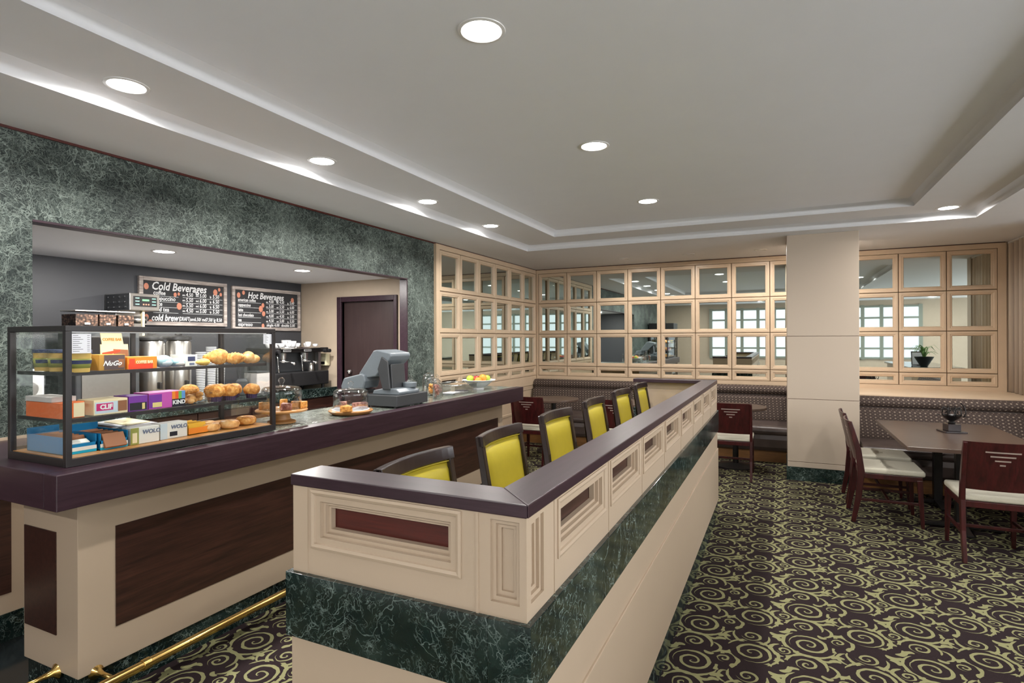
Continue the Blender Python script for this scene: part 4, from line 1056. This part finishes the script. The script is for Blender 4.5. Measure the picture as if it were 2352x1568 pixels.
MB().box(-.06,.06,-.07,0,0,.15).build('housing',C('creampl',(.70,.66,.45)),td,bev=.01); MB().box(-.04,.04,-.075,-.07,.02,.05).build('slot','black',td)
# filter coffee brewer
bw=thing('coffee_brewer','tall steel filter coffee brewer with green lit control panel on back counter','coffee brewer',(-5.10,3.14,ZW+.001))
MB().box(-.36,0,-.13,.13,.83,.98).build('head','steel',bw,bev=.004); 
MB().box(-.35,-.01,-.131,-.129,.835,.975).build('side_panel','drawergrey',bw)
b=MB()
for i in range(4):
    for j in range(3): b.cyl((-.30+.08*i,-.131,.86+.045*j),(-.30+.08*i,-.137,.86+.045*j),.007,seg=10)
b.build('screw_heads','chrome',bw)
p=MB().box(0,.004,-.10,.105,.865,.955).build('control_panel','blackpl',bw); MB().box(.004,.005,-.025,.035,.915,.93).build('display',emit('green lcd',(.25,.9,.3),1.2),p)
b=MB()
for i in range(3):
    for y in (-.085,.06): b.box(.004,.005,y,y+.035,.88+.027*i,.888+.027*i)
b.build('printed_labels',C('lcdgreen',(.25,.55,.45)),p)
b=MB()
for i in range(3): b.box(.004,.006,-.02+.022*i,-.008+.022*i,.878,.890)
b.build('red_buttons','beanpink',p)
MB().box(-.36,-.22,-.12,.12,.04,.83).build('body','steel',bw,bev=.004); MB().box(-.36,.06,-.16,.42,0,.04).build('base','blackpl',bw,bev=.004)
MB().lathe([(.075,0),(.085,.06),(.03,-.0)],(-.12,0,.72),24).build('brew_basket','steel',bw,smooth=True)
b=MB(); b.prism([(-.02,.83),(-.06,.83),(-.02,.60)],-.01,.01,'xz'); b.build('spout','softcream',bw)
g='steel coffee urns on the back counter'
def urn(loc,lb):
    u=thing('coffee_urn',lb,'urn',loc,0,g)
    smooth_by_angle(MB().lathe([(.10,.05),(.105,.07),(.105,.50),(.09,.53),(0,.54)],seg=32).build('tank','steel',u,smooth=True)); smooth_by_angle(MB().lathe([(.11,.0),(.11,.05),(0,.05)],seg=32).build('base','blackpl',u,smooth=True))
    smooth_by_angle(MB().lathe([(.11,.53),(.105,.56),(.03,.57),(.03,.59),(0,.59)],seg=32).build('lid','blackpl',u,smooth=True)); MB().box(.095,.14,-.012,.012,.10,.16).build('tap','blackpl',u,bev=.004); return u
u0=urn((-5.03,3.15,ZW+.042),'steel coffee urn directly under the brewer control head')
u1=dup(u0,(-5.03,3.40,ZW+.042),0,'steel coffee urn right of the one under the brewer head')
# bean hoppers
def hopper(loc,lb,L_=.15,grp='coffee bean hoppers'):
    r=thing('bean_hopper',lb,'bean hopper',loc,0,grp)
    MB().box(-.10,.10,0,L_,0,.115).build('bin','glass',r,bev=.004); MB().box(-.105,.105,-.004,L_+.004,.115,.124).build('lid','boxgrey',r,bev=.002)
    b=MB(); b.box(-.096,.096,.004,L_-.004,.003,.088+.02*random.random()); b.build('beans','beans',r); MB().box(.101,.104,L_*.38,L_*.62,.012,.026).build('label_plate','white',r); return r
gr=thing('bean_grinder','tall dark coffee grinder cabinet carrying the bean hoppers on the back counter','grinder',(-5.0,2.72,ZW+.001))
MB().box(-.13,.12,-.24,.24,0,.68).build('cabinet','drawergrey',gr,bev=.01); MB().box(.12,.14,-.14,-.04,.42,.6).build('dispensing_chute','black',gr,bev=.004); MB().box(.12,.15,.04,.14,.42,.6).build('dispensing_chute','black',gr,bev=.004); MB().box(.12,.126,-.2,.2,.05,.3).build('front_plate','steel',gr)
hopper((-5.0,2.49,ZW+.682),'leftmost clear hopper of coffee beans above the display case',.165); hopper((-5.0,2.66,ZW+.682),'middle clear hopper of coffee beans above the display case',.13); hopper((-5.0,2.80,ZW+.682),'right clear hopper of coffee beans beside the brewer head',.13)
# striped cup stacks, white appliances on the left
lbs=['striped paper cup stack behind the white carton, left one','striped paper cup stack, middle of the three beside the brewer','striped paper cup stack nearest the case rear post']
for i,(y,hh) in enumerate(((3.60,.46),(3.71,.50),(3.81,.47))):
    o=MB().lathe([(.032,0),(.046,hh),(.044,hh),(0,hh-.03)],seg=22).build('cup_stack','cupstripe',None,smooth=True); smooth_by_angle(o,50); o.location=(-5.0,y,ZW+.001); tag(o,lbs[i],'cup stack','striped paper cup stacks')
bl=thing('blender','clear blender jug on grey base on back counter behind the croissants','blender',(-5.05,4.10,ZW+.001))
MB().lathe([(.085,0),(.08,.14),(.05,.17),(0,.17)],seg=4).build('base','drawergrey',bl,bev=.006); MB().lathe([(.045,.171),(.075,.40),(.072,.40),(.042,.175)],seg=20).build('jug','glass',bl,smooth=True); MB().lathe([(.08,.40),(.07,.43),(0,.43)],seg=20).build('lid','drawergrey',bl,smooth=True)
wb=thing('ice_bin','pale grey plastic bin on back counter behind the muffins','bin',(-5.05,4.27,ZW+.001)); MB().box(-.1,.1,-.07,.10,0,.22).build('bin','boxgrey',wb,bev=.01); MB().box(-.105,.105,-.075,.105,.22,.235).build('lid','drawergrey',wb,bev=.004)
ga=thing('white_grinder','white countertop appliance with two round dials behind the left of the case','appliance',(-5.0,2.12,ZW+.001))
MB().box(-.18,.12,-.26,.16,0,.36).build('housing','white',ga,bev=.015)
for y in (-.15,.06): MB().cyl((.12,y,.22),(.135,y,.22),.06,.055,28).build('dial','steel',ga,bev=.003)
sk=thing('paper_notice','pale blue paper notice taped to the steel brewer body','paper',(-4.96,3.62,1.27)); MB().box(-.26,-.258,-.06,.06,0,.26).build('sheet','paper',sk)
D.objects.remove(sk.children[0]); D.objects.remove(sk)

# ------------------------------------------------------------------ recessed lights
def fixture(loc,lb,on=True,r_=.075,grp='recessed ceiling downlights'):
    loc=(loc[0],loc[1],loc[2]+.001)
    t=thing('recessed_light',lb,'ceiling light',loc,0,grp)
    smooth_by_angle(MB().lathe([(r_,.004),(r_,-.002),(r_+.006,-.006),(r_+.020,-.004),(r_+.022,0),(r_,.004)],seg=40).build('trim_ring','white',t,smooth=True))
    if on: MB().lathe([(0,-.0045),(r_,-.0045),(r_,-.001),(0,-.001)],seg=40).build('lens','lamp',t)
    else:
        smooth_by_angle(MB().lathe([(r_,-.002),(r_*.6,.0),(0,.001)],seg=32).build('baffle','boxgrey',t,smooth=True)); b=MB(); b.sphere((.0,.01,.0),r_*.5,1,1,.25,20,8); b.build('bulb','white',t,smooth=True)
    return t
def lamp(loc,e,size=172,r_=.07,col=(1,.962,.92)):
    l_=D.lights.new('downlight','AREA'); l_.shape='DISK'; l_.size=2*r_; l_.energy=e*.30; l_.spread=rad(min(180,size+8)); l_.color=col
    o=D.objects.new('downlight_lamp',l_); COL.objects.link(o); o.location=(loc[0],loc[1],loc[2]-.006); return o
RING=[(-2.83,1.66,'ceiling light nearest the camera in the left ring row'),(-2.83,2.94,'second ceiling light in the left ring row above the display case end'),(-2.83,4.22,'third ceiling light in the left ring row above the register'),(-2.83,5.43,'farthest ceiling light in the left ring row'),(1.43,6.60,'ceiling light at the far right corner of the tray ceiling'),
 (-2.83,.75,None),(1.43,4.1,None),(1.43,2.2,None)]
UP=[(-1.13,2.09,'big bright ceiling light at the top centre of the raised ceiling'),(-1.13,3.67,'middle ceiling light of the raised ceiling'),(-1.13,5.37,'farthest ceiling light of the raised ceiling')]
LE=40
f0=None
for (x,y,lb) in RING:
    lamp((x,y,Z1),LE*.80,158)
    if lb: fixture((x,y,Z1),lb)
    else: fixture((x,y,Z1),'ceiling light of the ring behind or beside the camera, seen only in mirrors')
for (x,y,lb) in UP: lamp((x,y,Z2),LE,156); fixture((x,y,Z2),lb,r_=.08)
for x,lb in ((-2.06,'dim recessed ceiling light nearest the corner above the left booth'),(-1.15,'dim recessed ceiling light in the middle above the left booth'),(-.24,'dim recessed ceiling light nearest the column above the left booth')):
    fixture((x,8.10,ZC),lb,False,.06,'dim lights above the booth'); lamp((x,8.10,ZC),20,165,.04)
for x,y,lb in ((-4.40,2.86,'left ceiling light inside the staff opening above the menu boards'),(-4.39,4.28,'right ceiling light inside the staff opening near the tan wall')): lamp((x,y,2.30),72); fixture((x,y,2.30),lb,True,.07,'staff room ceiling lights')
lamp((.55,7.97,ZC),26,160); fixture((.55,7.97,ZC),'ceiling light hidden behind the column top, seen only in mirrors')
for x,y in ((4.2,1.2),(4.2,3.6),(4.2,5.8),(-2.6,-1.7),(-.6,-1.7),(1.6,-1.7),(3.8,-1.7)):  # row behind the camera is added and boosted as overhead fill
    lamp((x,y,ZC),LE*(1.6 if y<0 else 1)); fixture((x,y,ZC),'ceiling light in the wider part of the room, rear row added as fill')

# ------------------------------------------------------------------ the side of the room behind the camera (seen in the mirrors)
struct(MB().box(-3.9,6.6,-3.3,-3.2,0,ZC).build('wall_front','beige_wall'))
struct(MB().box(6.6,6.7,-3.2,9,0,ZC).build('wall_right_3','beige_wall'))
def window_wall(n,us,vs,mp,loc,glow='frost'):
    b=MB(); p=MB()
    for i,u in enumerate(us): mp(b,u-.05,u+.05,vs[0]-.05,vs[-1]+.05,0,.06)
    for v in vs: mp(b,us[0],us[-1],v-.03,v+.03,.01,.05)
    w_=b.build('window_%d'%n,C('greenframe',(.22,.24,.20)))
    struct(w_); w_.location=loc
    for a,c in zip(us,us[1:]): mp(p,a,c,vs[0],vs[-1],.02,.03)
    p.build('pane',glow,w_)
window_wall(1,[-2.2+.5*k for k in range(13)],[.95,1.25,1.72,2.2,2.55],lambda b,a,c,e,f,h0,h1:b.box(a,c,h0,h1,e,f),(0,-3.2,0))
window_wall(2,[-2.2+.75*k for k in range(12)],[.5,1.2,1.85,2.45],lambda b,a,c,e,f,h0,h1:b.box(-h1,-h0,a,c,e,f),(6.6,0,0),'daylight')  # unseen window added on the right wall as strong fill for the room
# side counter right of the camera with a plant (mirrored in the right screen)
sd=thing('side_counter','cream buffet counter with dark marble top reflected in the right mirror screen','counter',(2.75,2.6,0))
MB().box(-.40,.40,-1.6,1.3,0,.96).build('cabinet','beige',sd,bev=.004); MB().box(-.45,.45,-1.65,1.35,.96,1.0).build('worktop','marble',sd,bev=.004)
pl=thing('potted_plant','leafy plant in a black tapered bowl reflected in the right mirror screen','plant',(2.62,3.55,1.0))
smooth_by_angle(MB().lathe([(.06,0),(.15,.16),(.17,.20),(.16,.20),(.14,.17),(0,.16)],seg=28).build('pot','blackpl',pl,smooth=True))
b=MB()
for k in range(16):
    a=k*2.4; c,s=math.cos(a),math.sin(a); L_=.16+.08*random.random(); H_=.10+.14*random.random()
    P4=[(c*.01,s*.01,.17),(c*L_*.35,s*L_*.35,.17+H_),(c*L_*.75,s*L_*.75,.17+H_*1.15),(c*L_*1.15,s*L_*1.15,.17+H_*.7)]
    b.beam(P4,[.012,.028,.024,.004],.0025)
b.build('leaves',C('leaf',(.10,.20,.05)),pl)
fm=thing('picture_frame','framed notice leaning on the side counter reflected in the right mirror screen','picture frame',(2.60,3.05,1.0),.3)
MB().box(-.11,.11,-.01,.01,0,.30,rx=-.25).build('frame','mahog',fm); MB().box(-.09,.09,.009,.013,.02,.28,rx=-.25,c=(0,0,.15)).build('sheet','paper',fm)
db=tag(MB().lathe([(.04,0),(.11,.05),(.12,.055),(.10,.05),(0,.01)],seg=24).build('dark_bowl','drawergrey',None,smooth=True),'small dark bowl on the side counter reflected in the right mirror screen','bowl'); db.location=(2.75,2.55,1.0)
# upright drinks fridge behind the camera by the left wall
fg=thing('drinks_fridge','black upright display fridge behind the camera, seen only in the mirrors','fridge',(-3.30,-.45,.004))
MB().box(-.40,.35,-.35,.35,0,.12).box(-.40,.35,-.35,.35,1.85,2.05).box(-.40,-.36,-.35,.35,.12,1.85).box(-.36,.35,-.35,-.32,.12,1.85).build('cabinet','blackpl',fg,bev=.004)
MB().box(.34,.35,-.32,.35,.12,1.85).box(-.36,.34,.34,.35,.12,1.85).build('glass_door','glass',fg)
for z in (.5,.9,1.3,1.6):
    s_=MB().box(-.35,.32,-.31,.33,z,z+.012).build('shelf','steel',fg); b=MB()
    for i in range(6):
        for j in range(5): b.cyl((-.28+.11*i,-.24+.12*j,z+.012),(-.28+.11*i,-.24+.12*j,z+.16),.028,seg=10)
    b.build('cans',C('can%d'%int(z*10),((.6,.1,.05),(.7,.7,.7),(.1,.3,.6),(.6,.4,.05))[int(z*10)%4]),s_)

# ------------------------------------------------------------------ camera & world
cam=D.cameras.new('camera'); co=D.objects.new('camera',cam); COL.objects.link(co); SC.camera=co
cam.sensor_width=36; cam.lens=36*1300.4/2352; cam.shift_y=-7.5/2352; cam.clip_start=.02
co.matrix_world=Matrix.Translation((0,0,1.6))@Matrix.Rotation(rad(25.43),4,'Z')@Matrix.Rotation(rad(90+.04),4,'X')@Matrix.Rotation(rad(ROLL),4,'Z')
w=D.worlds.new('world'); SC.world=w; w.use_nodes=True; bg=w.node_tree.nodes['Background']; bg.inputs[0].default_value=(.75,.85,1,1); bg.inputs[1].default_value=.4
SC.view_settings.view_transform='Standard'; SC.view_settings.look='None'; SC.view_settings.gamma=1; SC.view_settings.use_curve_mapping=False
SC.view_settings.exposure=EXPO
cy=SC.cycles
cy.use_denoising=True; cy.use_adaptive_sampling=True; cy.adaptive_threshold=.09; cy.max_bounces=8; cy.diffuse_bounces=3; cy.glossy_bounces=4; cy.transmission_bounces=4; cy.transparent_max_bounces=24
cy.caustics_reflective=False; cy.caustics_refractive=False; cy.sample_clamp_indirect=4
